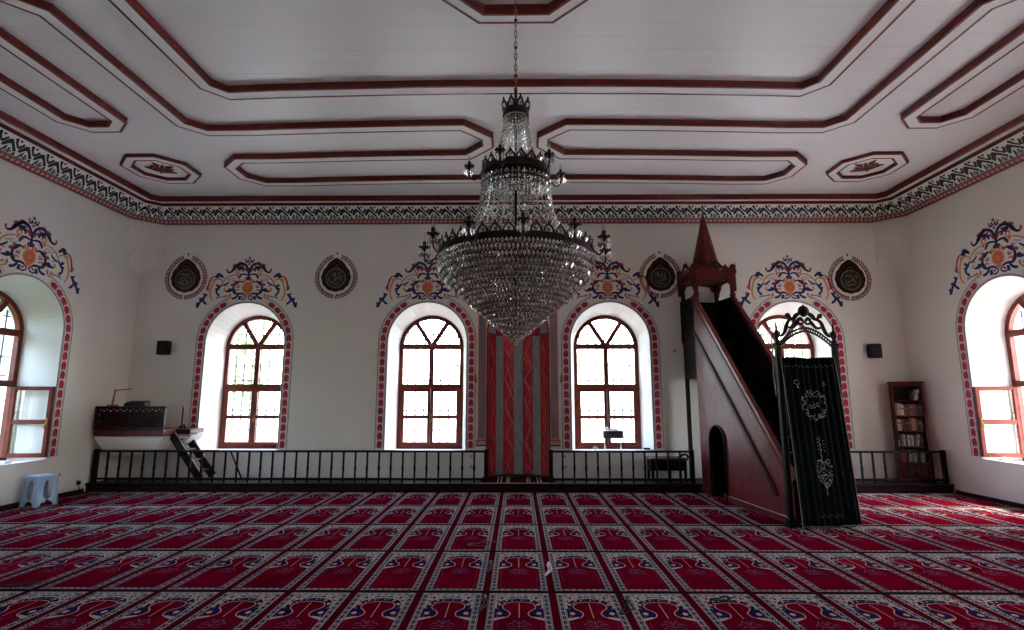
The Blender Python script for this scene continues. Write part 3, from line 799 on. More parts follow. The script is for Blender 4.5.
# ------------------------------------------------------------------ calligraphy plaques
SCR = [
 [[(-.10,-.02),(-.04,.03),(.02,-.02),(.06,-.08),(.12,-.05),(.10,.03),(.03,.02)], [(-.12,.06),(-.05,.09),(.04,.07),(.10,.10)], [(-.13,-.07),(-.06,-.10),(.02,-.11),(.08,-.12)], [(.0,.12),(.01,.05)], [(-.06,.13),(-.05,.09)], [(-.02,-.03),(-.06,-.06),(-.11,-.03)]],
 [[(-.13,.02),(-.14,-.05),(-.09,-.09),(-.02,-.05),(.04,.01),(.11,.04),(.14,.02)], [(-.02,.12),(-.01,.02),(-.0,-.02)], [(.05,.0),(.10,-.03),(.14,-.04)], [(-.08,.06),(-.04,.08),(.02,.10)], [(.04,.08),(.10,.11)], [(-.02,-.10),(.02,-.13),(.05,-.09)]],
 [[(-.12,-.05),(-.06,-.09),(.01,-.07),(.06,-.03),(.12,-.05)], [(-.05,.11),(-.04,-.02)], [(.02,.12),(.03,-.02)], [(.09,.10),(.08,-.03)], [(-.12,.04),(-.08,.08),(-.05,.03)], [(-.08,-.12),(.0,-.13),(.08,-.11)]],
 [[(-.02,.13),(.03,.05),(.08,-.04),(.13,-.06)], [(-.12,.0),(-.06,-.05),(.0,-.02),(.04,.03)], [(-.12,-.07),(-.05,-.11),(.03,-.09),(.10,-.10)], [(-.10,.07),(-.06,.09),(-.03,.06)], [(.07,.09),(.12,.06),(.10,.02)]],
]
pn = ['leftmost, above the corner pulpit', 'between the two windows left of the niche', 'partly behind the spire of the stepped pulpit', 'rightmost, above the small speaker']
for i, (x, z) in enumerate(PLQ):
    mb = MB(Tback)
    out = []
    for k in range(48):
        a = 2*pi*k/48; r = .285+.006*cos(12*a); px, pz = r*sin(a), -r*cos(a)
        if -cos(a) < 0 and False: pass
        if cos(a) < 0: pz += .10*((-cos(a))**6)
        out.append((x+px, z+pz+.0, -.03))
    mb.prism(out, (0, 0, .028), DARK2)
    root = mb.build('calligraphy_plaque', base=None); tag(root, 'round dark wooden plaque with gold script, '+pn[i], 'plaque', 'calligraphy plaques on the back wall')
    mb = MB(Tback)
    # carved crest: little knobs around the rim
    for k in range(44):
        a = 2*pi*k/44; r = .246; px, pz = r*sin(a), -r*cos(a)
        if cos(a) < 0: pz += .075*((-cos(a))**6)
        blob(mb, x+px, z+pz, .013, .013, BRONZE, -.037, 6); blob(mb, x+px*.98, z+pz*.98, .007, .007, GOLD, -.040, 6)
    for k in range(-2, 3): blob(mb, x+k*.03, z+.235-abs(k)*.018, .016, .026, DARK2, -.036, 8, -k*.3); blob(mb, x+k*.03, z+.235-abs(k)*.018, .007, .015, GOLD, -.0385, 6, -k*.3)
    mb.build('carved_crest', root)
    mb = MB(Tback)
    zz = z-.02
    mb.prism([(x+.185*sin(2*pi*k/32), zz+.185*cos(2*pi*k/32), -.034) for k in range(32)], (0, 0, .01), P_BLACK)
    for st in SCR[i]: stroke(mb, [(x+u*.98, zz+v) for u, v in st], .021, GOLD, -.0358, 4)
    mb.build('script_disc', root)
    mb = MB(Tback); mb.tube([(x+.19*sin(2*pi*k/32), zz+.19*cos(2*pi*k/32), -.036) for k in range(32)], .010, GOLD, 6, True)
    mb.build('gold_ring', root)

# ------------------------------------------------------------------ wall speakers
for i, (x, z) in enumerate(((-6.80, 2.55), (6.77, 2.48))):
    r = thing('wall_speaker', (x, YB, z), 'small black box speaker on the back wall near the %s corner' % ('left', 'right')[i], 'speaker', 'black wall speakers')
    mb = MB(Tback); mb.box(x-.11, x+.11, z-.135, z+.135, -.17, -.035, BLACKP, .018); mb.build('cabinet', r)
    mb = MB(Tback); mb.box(x-.095, x+.095, z-.118, z+.118, -.177, -.169, BLACKP, .006)
    for rr in (.07, .03): mb.tube([(x+rr*cos(k*pi/8), z-.03+rr*sin(k*pi/8), -.178) for k in range(16)], .003, IRON, 5, True)
    mb.build('grille', r)
    mb = MB(Tback); mb.box(x-.03, x+.03, z-.05, z+.05, -.04, 0, IRON, .004); mb.build('bracket', r)

# ------------------------------------------------------------------ railings
def railing(x0, x1, y, label, n, brace=None, posts=()):
    r = thing('railing', ((x0+x1)/2, y, PZ), label, 'railing', 'dark railings along the platform')
    mb = MB(); mb.box(x0, x1, y-.03, y+.03, .655, .69, DARK, .008); mb.build('top_rail', r)
    mb = MB(); mb.box(x0, x1, y-.022, y+.022, .185, .222, DARK, .006); mb.build('bottom_rail', r)
    mb = MB(); mb.box(-.015, .015, -.015, .015, 0, .52, DARK, .004); mb.lathe((0, 0, 0), [(.019, .22), (.024, .25), (.019, .28)], DARK, 8)
    first = mb.build('baluster')
    st = (x1-x0-.06)/n
    for k in range(1, n):
        o = first if k == 1 else first.copy()
        if k > 1: COL.objects.link(o)
        o.parent = r; o.location = Vector((x0+.03+k*st, y, PZ+.009))-r.location
    for px in [x0+.03, x1-.03]+list(posts):
        mb = MB(); mb.box(px-.035, px+.035, y-.035, y+.035, PZ+.0085, .705, DARK, .006); mb.build('post', r)
    if brace:
        mb = MB(); mb.bar((brace[0], y-.02, .67), (brace[1], y-.02, .20), .022, .022, DARK); mb.build('brace', r)
    return r
railing(-7.44, -.52, 9.61, 'long dark wooden railing left of the prayer niche, reaching the left wall', 33, (-5.03, -4.80))
railing(.55, 3.06, 9.61, 'dark wooden railing between the prayer niche and the stepped pulpit', 12)
railing(4.30, 7.40, 9.61, 'dark wooden railing right of the stepped pulpit, before the bookcase', 15)

# ------------------------------------------------------------------ minbar
A0 = radians(7.5); MX, MY = 3.5, 7.07
def TM(p): return (MX+p[0]*cos(A0)-p[1]*sin(A0), MY+p[0]*sin(A0)+p[1]*cos(A0), p[2]+.003)
MWD = .80
root = thing('minbar', TM((MWD/2, 1.4, 0)), 'tall dark red wooden stepped pulpit with a spired canopy, reaching up to the cornice', 'pulpit')
zt = lambda y: .58+1.125*y
for s, (xa, xb) in enumerate(((0, .045), (MWD-.045, MWD))):
    mb = MB(TM); E = 2.50; IN = WOOD if s == 0 else DARK  # right panel's inner face blackened, standing in for the dim stair interior
    def col(ya, yb, za, zb, zc, zd):
        mb.poly([(xa, ya, za), (xa, yb, zb), (xa, yb, zc), (xa, ya, zd)], IN); mb.poly([(xb, ya, za), (xb, yb, zb), (xb, yb, zc), (xb, ya, zd)], WOOD)
    col(0, 1.66, 0, 0, zt(1.66), zt(0)); col(2.13, E, 0, 0, zt(E), zt(2.13))
    if s: col(1.66, 2.13, 0, 0, 1.2, 1.2)  # arch closed on the right panel so the passage reads dark
    ar = arch(1.895, .235, 0, .90, 14)
    for p, q in zip(ar[1:-1], ar[2:-1]): col(p[0], q[0], p[1], q[1], zt(q[0]), zt(p[0]))
    for p, q in zip(ar, ar[1:]): mb.poly([(xa, *p), (xa, *q), (xb, *q), (xb, *p)], DARK2)
    mb.poly([(xa, 0, 0), (xb, 0, 0), (xb, 0, zt(0)), (xa, 0, zt(0))], WOOD); mb.poly([(xa, E, 0), (xb, E, 0), (xb, E, zt(E)), (xa, E, zt(E))], WOOD)
    mb.poly([(xa, 0, zt(0)), (xb, 0, zt(0)), (xb, E, zt(E)), (xa, E, zt(E))], WOOD)
    sp = mb.build('side_panel', root)
    xo = xa-.012 if s == 0 else xb+.012; so = -1 if s == 0 else 1
    mb = MB(TM)
    for dz, w, h in ((.0, .075, .06), (-.075, .03, .03), (-.135, .02, .022)):
        x = xo if dz else (xa+xb)/2
        mb.bar((x, -.02, zt(-.02)+dz), (x, E+.02, zt(E+.02)+dz), w, h, BROWN if dz == 0 else WOOD)
    mb.build('handrail', sp)
    mb = MB(TM); mb.bar((xo, .35, zt(.35)-.66), (xo, E, zt(E)-.66), .03, .045, DARK); mb.bar((xo, .33, zt(.33)-.615), (xo, E, zt(E)-.615), .02, .016, WOOD)
    mb.build('moulding', sp)
    mb = MB(TM); P = arch(1.895, .25, 0.0, .90, 14)
    mb.tube([(xo, *p) for p in P], .016, DARK, 6); mb.build('door_moulding', sp)
    mb = MB(TM); mb.box(min(xa, xo)-.01, max(xb, xo)+.01, -.01, 1.63, 0, .09, WOOD, .008); mb.box(min(xa, xo)-.01, max(xb, xo)+.01, 2.16, E, 0, .09, WOOD, .008); mb.build('base_board', sp)
    # canopy parapet beside the landing
    if s == 0: xa, xb = .065, .11
    mb = MB(TM); mb.box(xa, xb, 2.52, 3.08, 1.95, 3.42, DARK, .008)
    for z in (2.0, 2.62, 3.40): mb.box(xa-.012, xb+.012, 2.51, 3.10, z-.03, z+.03, DARK2, .008)
    mb.box(xa-.008, xb+.008, 2.62, 2.98, 2.72, 3.28, DARK, .02)
    mb.build('parapet', root)
for k in range(12):
    y = .12+k*.2; z = .20*(k+1)+.02
    mb = MB(TM); mb.box(.046, MWD-.046, y, y+.215, z-.035, z, DARK2, .008); mb.box(.046, MWD-.046, y+.02, y+.04, z-.205, z-.033, DARK)
    mb.build('step', root)
mb = MB(TM); mb.box(.05, MWD-.05, 2.46, 2.49, 0, 2.54, DARK, .004); mb.build('back_panel', root)  # dark board added to hide the lit wall beyond the passage
mb = MB(TM); mb.box(.05, MWD, 2.52, 3.14, 2.56, 2.62, DARK2, .01); mb.build('landing', root)
mb = MB(TM); mb.box(.03, MWD-.03, 3.09, 3.12, 2.62, 3.42, DARK2, .008); mb.build('backboard', root)
CP = [(.07, 2.50), (MWD-.03, 2.50), (.09, 3.09), (MWD-.03, 3.09)]
for i, (x, y) in enumerate(CP):
    mb = MB(TM); zb = PZ+.001 if y > 3 else 3.34
    mb.box(x-.032, x+.032, y-.032, y+.032, zb, 3.84, DARK2 if y > 3 else WOOD, .008)
    if y < 3: mb.box(x-.042, x+.042, y-.042, y+.042, 3.44, 3.48, WOOD, .006)
    mb.build('canopy_post', root)
can = MB(TM); can.box(.0, MWD+.03, 2.41, 3.16, 3.84, 3.91, WOOD, .015); can.box(.02, MWD+.01, 2.435, 3.14, 3.77, 3.845, WOOD, .012)
canopy = can.build('canopy', root)
def valance(P0, P1, outn):
    """cusped board between two canopy corners"""
    mb = MB(TM); P0 = Vector((*P0, 0)); P1 = Vector((*P1, 0)); n = 24; lo = []
    for i in range(n+1):
        t = i/n; u = abs(t-.5)*2
        z = 3.76 if u > .86 else (3.62+.0 if u > .95 else 3.74-.0)
        z = 3.80-.02*u if u < .62 else (3.74-.10*((u-.62)/.38) if u < .9 else 3.60)
        z = 3.79+.03*sqrt(max(0, 1-(u/.62)**2)) if u < .62 else z
        lo.append(z-.08)
    d = Vector((*outn, 0))*.025
    for i in range(n):
        a = P0.lerp(P1, i/n); b = P0.lerp(P1, (i+1)/n)
        for off in (Vector(), d):
            mb.poly([(a.x+off.x, a.y+off.y, lo[i]), (b.x+off.x, b.y+off.y, lo[i+1]), (b.x+off.x, b.y+off.y, 3.84), (a.x+off.x, a.y+off.y, 3.84)], WOOD)
        mb.poly([(a.x, a.y, lo[i]), (b.x, b.y, lo[i+1]), (b.x+d.x, b.y+d.y, lo[i+1]), (a.x+d.x, a.y+d.y, lo[i])], WOOD)
    mb.build('valance', canopy)
valance((.025, 2.46), (MWD+.01, 2.46), (0, -1)); valance((.03, 3.12), (.03, 2.46), (-1, 0)); valance((MWD+.005, 3.12), (MWD+.005, 2.46), (1, 0)); valance((.025, 3.12), (MWD+.03, 3.12), (0, 1))
# spire
mb = MB(TM); ccx, ccy = .43, 2.80
mb.lathe((ccx, ccy, 3.91), [(.29, 0), (.29, .03), (.27, .05), (.258, .08), (.245, .10), (.012, 1.15)], WOOD, 8, False, pi/8)
for k in range(8):
    a = pi/8+k*pi/4; mb.bar((ccx+.248*cos(a), ccy+.248*sin(a), 4.01), (ccx+.012*cos(a), ccy+.012*sin(a), 5.06), .012, .012, BROWN)
spire = mb.build('spire', root)
mb = MB(TM); mb.lathe((ccx, ccy, 5.04), [(.012, 0), (.03, .03), (.012, .06), (.022, .09), (.006, .11), (.003, .16)], BRASS, 10); mb.build('finial', spire)
def scroll(mb, o, ux, pts, r, m):
    """tube scroll in the vertical plane spanned by ux and z"""
    P = smoothpath(pts, 4)
    n = len(P)
    mb.tube([(o[0]+ux[0]*a, o[1]+ux[1]*a, o[2]+b) for a, b in P], [r*(.55+.6*sin(pi*min(1, .15+.85*i/(n-1)))) for i in range(n)], m, 6)
# carved crests along the canopy
for (ox, oy, ux) in ((.42, 2.44, (1, 0)), (.03, 2.80, (0, 1)), (MWD+.02, 2.80, (0, -1))):
    mb = MB(TM); wd = .38 if ux[0] else .32
    for s in (1, -1):
        scroll(mb, (ox, oy, 3.91), (ux[0]*s, ux[1]*s), [(.0, .10), (.05, .13), (.10, .09), (.15, .045), (.22, .06), (.26, .03)], .018, WOOD)
        scroll(mb, (ox, oy, 3.91), (ux[0]*s, ux[1]*s), [(.02, .02), (.08, .05), (.14, .02)], .016, WOOD)
        scroll(mb, (ox, oy, 3.91), (ux[0]*s, ux[1]*s), [(wd-.15, .01), (wd-.09, .04), (wd-.04, .10), (wd-.02, .04), (wd, .02)], .018, WOOD)
    mb.lathe((ox, oy, 4.0), [(.01, 0), (.04, .02), (.045, .05), (.03, .08), (.008, .11)], WOOD, 8)
    mb.build('crest', canopy)
for x, y in ((.03, 2.44), (MWD+.0, 2.44), (.03, 3.13), (MWD+.02, 3.13)):
    mb = MB(TM); mb.lathe((x, y, 3.91), [(.03, 0), (.03, .02), (.014, .035), (.028, .06), (.03, .08), (.008, .11), (.003, .14)], WOOD, 10); mb.build('finial', canopy)
# gate
for x in (-.105, MWD-.095):
    mb = MB(TM); y = -.045
    mb.box(x-.034, x+.034, y-.034, y+.034, 0, 2.30, DARK, .01); mb.box(x-.045, x+.045, y-.045, y+.045, 2.27, 2.31, DARK, .008); mb.box(x-.048, x+.048, y-.048, y+.048, 0, .12, DARK, .01)
    mb.lathe((x, y, 2.31), [(.03, 0), (.04, .02), (.02, .045), (.036, .09), (.034, .13), (.012, .18), (.016, .195), (.004, .27)], DARK2, 12)
    mb.build('gate_post', root)
mb = MB(TM); x0, x1 = -.07, MWD-.13; xm = (x0+x1)/2; y = -.045; hw = (x1-x0)/2
def az(t): return 2.26+.20*cos(t*pi/2*.98)
for dz in (0, .055):
    mb.tube([(xm+hw*t, y, az(t)+dz) for t in [i/10 for i in range(-10, 11)]], .011, DARK2, 6)
for i in range(-11, 12):
    t = i/11.5; x = xm+hw*t; z = az(t)+.0275
    mb.tube([(x+.017*cos(k*pi/3), y, z+.017*sin(k*pi/3)) for k in range(6)], .006, DARK2, 5, True)
arch_o = mb.build('gate_arch', root)
mb = MB(TM)
for s in (1, -1):
    S = lambda pts, r: scroll(mb, (xm, y, 0), (s, 0), pts, r, DARK2)
    S([(.345, 2.40), (.30, 2.44), (.27, 2.50), (.24, 2.58), (.20, 2.615), (.155, 2.62)], .021)
    S([(.345, 2.40), (.375, 2.41), (.37, 2.445), (.345, 2.44)], .015)
    S([(.155, 2.62), (.20, 2.645), (.225, 2.69), (.25, 2.68), (.24, 2.645)], .018)
    S([(.155, 2.62), (.12, 2.67), (.075, 2.70), (.03, 2.70)], .024)
    S([(.24, 2.52), (.17, 2.51), (.10, 2.57), (.04, 2.565), (.0, 2.60)], .018)
    S([(.06, 2.70), (.05, 2.76), (.02, 2.80)], .02)
    S([(.02, 2.60), (.05, 2.635), (.10, 2.625)], .02)
    S([(.13, 2.56), (.09, 2.60), (.05, 2.66)], .016)
mb.lathe((xm, y, 2.66), [(.02, 0), (.05, .03), (.06, .07), (.045, .11), (.02, .14), (.004, .17)], DARK2, 10)
mb.build('carved_crown', arch_o)
mb = MB(TM); mb.tube([(x0-.02, y, 2.10), (x1+.02, y, 2.10)], .012, BRASS, 8); mb.build('curtain_rod', root)

# velvet curtain on the gate
def CS(u, v):
    """u 0..1 across, v 0 top .. 1 bottom"""
    xa = -.135+.095*v; xb = .63+.135*v
    x = xa+(xb-xa)*u
    yy = -.115-.045*v - (.014-.004*v)*sin(u*2*pi*9+.6*sin(v*3)) - .010*sin(u*2*pi*3.3+1+v)
    if v < .045: yy -= .006*sin(u*2*pi*34)
    return (x, yy, 2.115-2.095*v+.006*sin(u*9))
mb = MB(TM); NU, NV = 110, 30
vs = [CS(i/NU, j/NV) for j in range(NV+1) for i in range(NU+1)]
mb.mesh(vs, [(j*(NU+1)+i, j*(NU+1)+i+1, (j+1)*(NU+1)+i+1, (j+1)*(NU+1)+i) for j in range(NV) for i in range(NU)], VELVET, True)
vs = [(p[0], p[1]+.004, p[2]) for p in vs]
mb.mesh(vs, [(j*(NU+1)+i, (j+1)*(NU+1)+i, (j+1)*(NU+1)+i+1, j*(NU+1)+i+1) for j in range(NV) for i in range(NU)], VELVET, True)
cloth = mb
def off(p, d=.006): return (p[0], p[1]-d, p[2])
mb = MB(TM); BRAID = mb
mb.tube([off(CS(.003, j/30)) for j in range(31)], .005, GTRIM, 5); mb.tube([off(CS(.997, j/30)) for j in range(31)], .005, GTRIM, 5)
mb.tube([off(CS(i/60, .995)) for i in range(61)], .005, GTRIM, 5)
mb = cloth
rnd = random.Random(11)
def petal(u, v, r, a):
    """small stitched leaf lying on the cloth"""
    P = []
    for du, dv in ((-1, 0), (0, .38), (1, 0), (0, -.38)):
        X = du*cos(a)-dv*sin(a); Y = du*sin(a)+dv*cos(a)
        P.append(off(CS(u+X*r/.83, v+Y*r/2.1), .0085))
    mb.poly(P, THREAD)
U0, V0 = .50, .29
for k in range(46):
    a = 2*pi*k/46; rr = .165+.022*sin(a*9); petal(U0+rr*cos(a)/.83, V0+rr*sin(a)/2.1, .013+.005*rnd.random(), a+rnd.uniform(.3, 1.4))
for k in range(110):
    a = rnd.uniform(0, 2*pi); rr = rnd.uniform(.11, .20)
    if abs(sin(a)) > .2: petal(U0+rr*cos(a)/.83, V0+rr*sin(a)/2.1, rnd.uniform(.006, .011), rnd.uniform(0, 3))
for (x, y, a) in ((-.06, 0, 1.2), (-.03, .01, .3), (0, -.02, 1.5), (.03, 0, .4), (.05, .01, 1.4), (.01, .03, 0), (-.05, .035, .2), (.045, -.03, 0)): petal(U0+x/.83, V0+y/2.1, .017, a)
for (cu, cv) in ((.24, .155), (.72, .165)):
    for k in range(7):
        a = 2*pi*k/7; petal(cu+.03*cos(a)/.83, cv+.03*sin(a)/2.1, .013, a)
    petal(cu+.0, cv+.028, .02, 1.4)
for k in range(16): petal(.50+.012*sin(k*1.7), .48+k*.0095, .010+.003*(k % 3), 1.5+.5*sin(k))
for k in range(8): petal(.50+(.04 if k % 2 else -.04)/.83, .49+k*.010, .010, (.5 if k % 2 else -.5))
for k in range(150):
    t = rnd.random(); w = .125*sin(pi*min(1, .18+.8*t)); petal(.51+rnd.uniform(-w, w)/.83, .61+.165*t, rnd.uniform(.007, .013), rnd.uniform(0, 3))
for k in range(6): petal(.51+.004*(-1)**k, .775+k*.008, .010, 1.5)
for k in range(22): petal(.30+k*.02, .935+.006*sin(k), .006, rnd.uniform(0, 3))
for k in range(26): petal(.08+k*.034, .055+.005*sin(k*2), .008, rnd.uniform(0, 3))
cur = cloth.build('curtain'); tag(cur, 'black-green velvet curtain with silver embroidery hanging in the stepped pulpit gate', 'curtain')
BRAID.build('gold_braid', cur)
mb = MB(TM); mb.tube(smoothpath([(.50, 1.02, 2.62), (.502, 1.01, 2.3), (.495, 1.02, 1.95), (.50, 1.0, 1.62)], 5), .008, mat('grey_cord', (.22, .21, .20), .7), 6); mb.lathe((.50, 1.02, 2.60), [(.01, 0), (.02, .02), (.015, .05), (.006, .07)], WPLAST, 8)
tag(mb.build('hanging_cord'), 'thin grey cord with a pale knob hanging inside the stepped pulpit stairs', 'cord')

# ------------------------------------------------------------------ corner lecture pulpit
px0, px1, py0, py1 = -7.43, -6.21, 9.50, 10.285
root = thing('corner_pulpit', ((px0+px1)/2, (py0+py1)/2, .66), 'dark latticed wooden lecture pulpit with a white plastered underside in the left corner', 'pulpit')
mb = MB()
top = [(px0, py0+.02), (px1, py0+.02), (-6.14, 9.83), (-5.93, 9.90), (-5.93, py1), (px0, py1)]; bot = [(-7.28, 9.71), (-6.50, 9.71), (-6.42, 9.80), (-6.35, 9.90), (-6.30, py1), (-7.3, py1)]
K = 8; prev = None
for j in range(K+1):
    t = j/K; f = sin(t*pi/2)**1.0
    ring = [(*[a+(b-a)*t**1.25 for a, b in zip(p, q)], .925-.335*t) for p, q in zip(top, bot)]
    if prev:
        for k in range(6): mb.poly([prev[k], prev[(k+1) % 6], ring[(k+1) % 6], ring[k]], WALL, True)
    prev = ring
mb.poly(prev, WALL); mb.poly([(*p, .935) for p in top], WALL)
mb.build('plaster_base', root)
mb = MB(); mb.box(px0, px1+.01, py0-.01, py1, .935, 1.045, WOOD, .01); mb.box(px1+.01, -5.93, 9.84, py1, .96, 1.04, WOOD, .01); mb.build('floor_board', root)
def lattice(P, u, w, z0, z1):
    mb = MB(); P = Vector(P); u = Vector(u)
    def Q(a, z): return tuple(P+u*a+Vector((0, 0, z)))
    for a, b in (((0, z0), (w, z0)), ((0, z1), (w, z1)), ((0, z0), (0, z1)), ((w, z0), (w, z1))): mb.bar(Q(*a), Q(*b), .045, .045, DARK2)
    h = z1-z0; s = .115
    k = -int(h/s)-1
    while k*s < w:
        for d in (1, -1):
            a0 = k*s; a1 = a0+h; za, zb = (z0, z1) if d > 0 else (z1, z0)
            ta = max(0, -a0/h); tb = min(1, (w-a0)/h)
            if tb > ta: mb.bar(Q(a0+ta*h, za+(zb-za)*ta), Q(a0+tb*h, za+(zb-za)*tb), .018, .03, DARK2)
        k += 1
    k = 0
    while k*s/2+.03 < w:
        for j in range(int(h/s*2)):
            z = z0+.06+j*s/2
            if (k+j) % 2 and z < z1-.04: mb.tube([Q(.04+k*s/2+.018*cos(i*pi/3), z+.018*sin(i*pi/3)) for i in range(6)], .006, DARK2, 4, True)
        k += 1
    mb.build('lattice_panel', root)
lattice((px0+.02, py0, 0), (1, 0, 0), px1-px0-.02, 1.06, 1.425)
mb = MB(); mb.box(px0, px1+.03, py0-.03, py0+.035, 1.425, 1.453, DARK, .006); mb.build('coping', root)
mb = MB(); mb.box(px0+.03, px1-.03, 9.57, 9.59, 1.05, 1.36, DARK); mb.build('shade_board', root)  # dark board added behind the lattice, standing in for shade inside the box
mb = MB(); mb.box(-6.15, -6.12, 9.90, 9.93, 1.04, 1.45, DARK, .005); mb.build('corner_post', root)
mb = MB(); mb.prism([(-6.93, 9.50, 1.454), (-6.93, 9.52, 1.52), (-6.93, 9.66, 1.545), (-6.93, 9.66, 1.454)], (.34, 0, 0), DARK); mb.box(-6.94, -6.57, 9.485, 9.50, 1.454, 1.50, DARK, .004)
tag(mb.build('book_rest'), 'small dark sloping book rest on the corner pulpit rail', 'book rest')
r = thing('angled_arm', (-7.16, 9.52, 1.454), 'thin red jointed metal arm standing on the corner pulpit rail', 'arm')
mb = MB(); mb.box(-7.24, -7.08, 9.48, 9.56, 1.454, 1.48, REDMETAL, .005); mb.build('base', r)
mb = MB(); mb.bar((-7.17, 9.52, 1.47), (-7.14, 9.52, 1.73), .018, .018, REDMETAL); mb.build('upright', r)
mb = MB(); mb.bar((-7.15, 9.52, 1.725), (-6.86, 9.52, 1.76), .018, .018, REDMETAL); mb.lathe((-7.14, 9.52, 1.715), [(.014, 0), (.016, .01), (.014, .03)], REDMETAL, 8); mb.build('boom', r)
# ladder
r = thing('wooden_ladder', (-5.62, 9.9, PZ), 'dark wooden ladder leaning against the corner pulpit landing', 'ladder')
for y in (9.70, 10.10):
    mb = MB(); mb.bar((-6.17 if y < 9.8 else -6.27, y, .96 if y < 9.8 else 1.09), (-5.60, y, PZ+.06), .035, .13, DARK2, (0, 0, 1)); mb.build('stringer', r)
for k in range(4):
    t = (k+1.35)/5.2; x = -6.30+.70*t; z = 1.11-.96*t
    mb = MB(); mb.box(x-.08, x+.06, 9.72, 10.08, z-.015, z+.012, WOOD, .004); mb.build('tread', r)

# ------------------------------------------------------------------ bench and small stand
r = thing('low_bench', (2.82, 9.95, PZ), 'low dark wooden bench with a reddish top behind the railing beside the stepped pulpit', 'bench')
mb = MB(); mb.box(2.36, 3.03, 9.80, 10.20, .50, .535, WOOD, .008); mb.build('seat', r)
mb = MB(); mb.box(2.40, 3.0, 9.83, 9.86, .32, .50, DARK, .006); mb.box(2.40, 3.0, 10.14, 10.17, .32, .50, DARK, .006); mb.box(2.38, 2.41, 9.85, 10.15, .30, .50, DARK, .006); mb.build('apron', r)
for x, y in ((2.40, 9.83), (2.98, 9.83), (2.40, 10.14), (2.98, 10.14), (2.70, 9.83)):
    mb = MB(); mb.box(x-.02, x+.025, y-.005, y+.035, PZ+.001, .50, DARK, .005); mb.build('leg', r)
mb = MB(); mb.tube(smoothpath([(2.85, 9.80, .54), (2.93, 9.80, .60), (3.0, 9.80, .60), (3.03, 9.80, .54)], 4), .02, DARK, 6); mb.build('arm', r)

r = thing('reading_stand', (1.85, 10.6, .70), 'small black folding reading stand on the sill of the window right of the niche', 'stand')
mb = MB(); mb.box(1.66, 2.03, 10.56, 10.72, .825, .965, P_BLACK, .006); mb.build('box', r)
mb = MB(); mb.box(1.625, 2.065, 10.54, 10.74, .966, .976, WPLAST, .003); mb.build('top', r)
for x in (1.69, 2.0):
    mb = MB(); mb.bar((x, 10.60, .83), (x-.02, 10.58, .618), .012, .012, WPLAST); mb.bar((x, 10.68, .83), (x+.02, 10.70, .612), .012, .012, WPLAST); mb.build('leg', r)
mb = MB(); mb.box(1.80, 1.95, 10.58, 10.70, .978, 1.01, P_MAR, .004); mb.box(1.803, 1.947, 10.578, 10.60, .983, 1.005, WHITE)
tag(mb.build('small_book'), 'small maroon book lying on the black reading stand', 'book')
mb = MB(); mb.lathe((1.735, 10.62, .977), [(.026, 0), (.03, .02), (.028, .05), (.018, .065)], WPLAST, 12)
tag(mb.build('cream_jar'), 'small cream jar standing on the black reading stand', 'jar')
mb = MB(); mb.lathe((1.46, 10.35, .634), [(.022, 0), (.034, .01), (.037, .05), (.034, .055), (.028, .012)], WPLAST, 14)
mb.tube([(1.495, 10.35, .673), (1.515, 10.35, .668), (1.515, 10.35, .653), (1.492, 10.35, .648)], .004, WPLAST, 6)
tag(mb.build('white_cup'), 'small white cup on the sill left of the black reading stand', 'cup')
mb = MB(); mb.box(2.38, 2.50, 10.36, 10.44, .634, .668, BLACKP, .012); mb.box(2.40, 2.48, 10.358, 10.362, .643, .659, IRON)
tag(mb.build('small_black_case'), 'small black case at the right end of the sill beside the reading stand', 'case')
mb = MB(); mb.box(-7.80, -7.60, 8.10, 8.22, .632, .665, WPLAST, .01)
tag(mb.build('window_stopper'), 'small white stopper lying on the sill of the left window by the corner', 'stopper')
mb = MB(); mb.box(7.52, 7.66, 8.60, 8.72, .632, .668, WPLAST, .014); mb.box(7.55, 7.60, 8.63, 8.69, .668, .686, WPLAST, .005)
tag(mb.build('window_stopper'), 'white stopper on the sill below the open right casement', 'stopper')

# ------------------------------------------------------------------ outlets and switches
def outlet(T, s, z, label, w=.04, h=.04, group='wall sockets'):
    mb = MB(T); mb.box(s-w, s+w, z-h, z+h, -.010, 0, WPLAST, .003)
    r = mb.build('wall_socket'); tag(r, label, 'socket', group)
    mb = MB(T)
    mb.lathe_ = None
    for q in (-.012, .012): blob(mb, s+q, z, .005, .005, BLACKP, -.0112, 6)
    blob(mb, s, z, .026, .026, P_LIL, -.0106, 14)
    mb.build('face', r)
outlet(Tback, -.86, .52, 'wall socket low on the wall left of the niche, upper of two'); outlet(Tback, -.87, .33, 'wall socket low on the wall left of the niche, lower of two')
outlet(Tback, .88, .52, 'wall socket low on the wall right of the niche, upper of two'); outlet(Tback, .89, .33, 'wall socket low on the wall right of the niche, lower of two')
outlet(Tleft, 8.97, .36, 'white socket low on the left wall beyond the blue stool')
outlet(Tback, 3.02, 2.49, 'white switch box high on the wall behind the stepped pulpit canopy', .05, .05)
mb = MB(); mb.tube(smoothpath([(-7.49, 9.38, .16), (-7.46, 9.36, .10), (-7.45, 9.40, .03), (-7.40, 9.42, .01), (-7.33, 9.36, .008)], 5), .006, BLACKP, 6); mb.box(-7.497, -7.46, 9.34, 9.40, .14, .20, BLACKP, .006)
tag(mb.build('cable_plug'), 'black plug and short cable at the foot of the left wall beside the railing', 'cable')

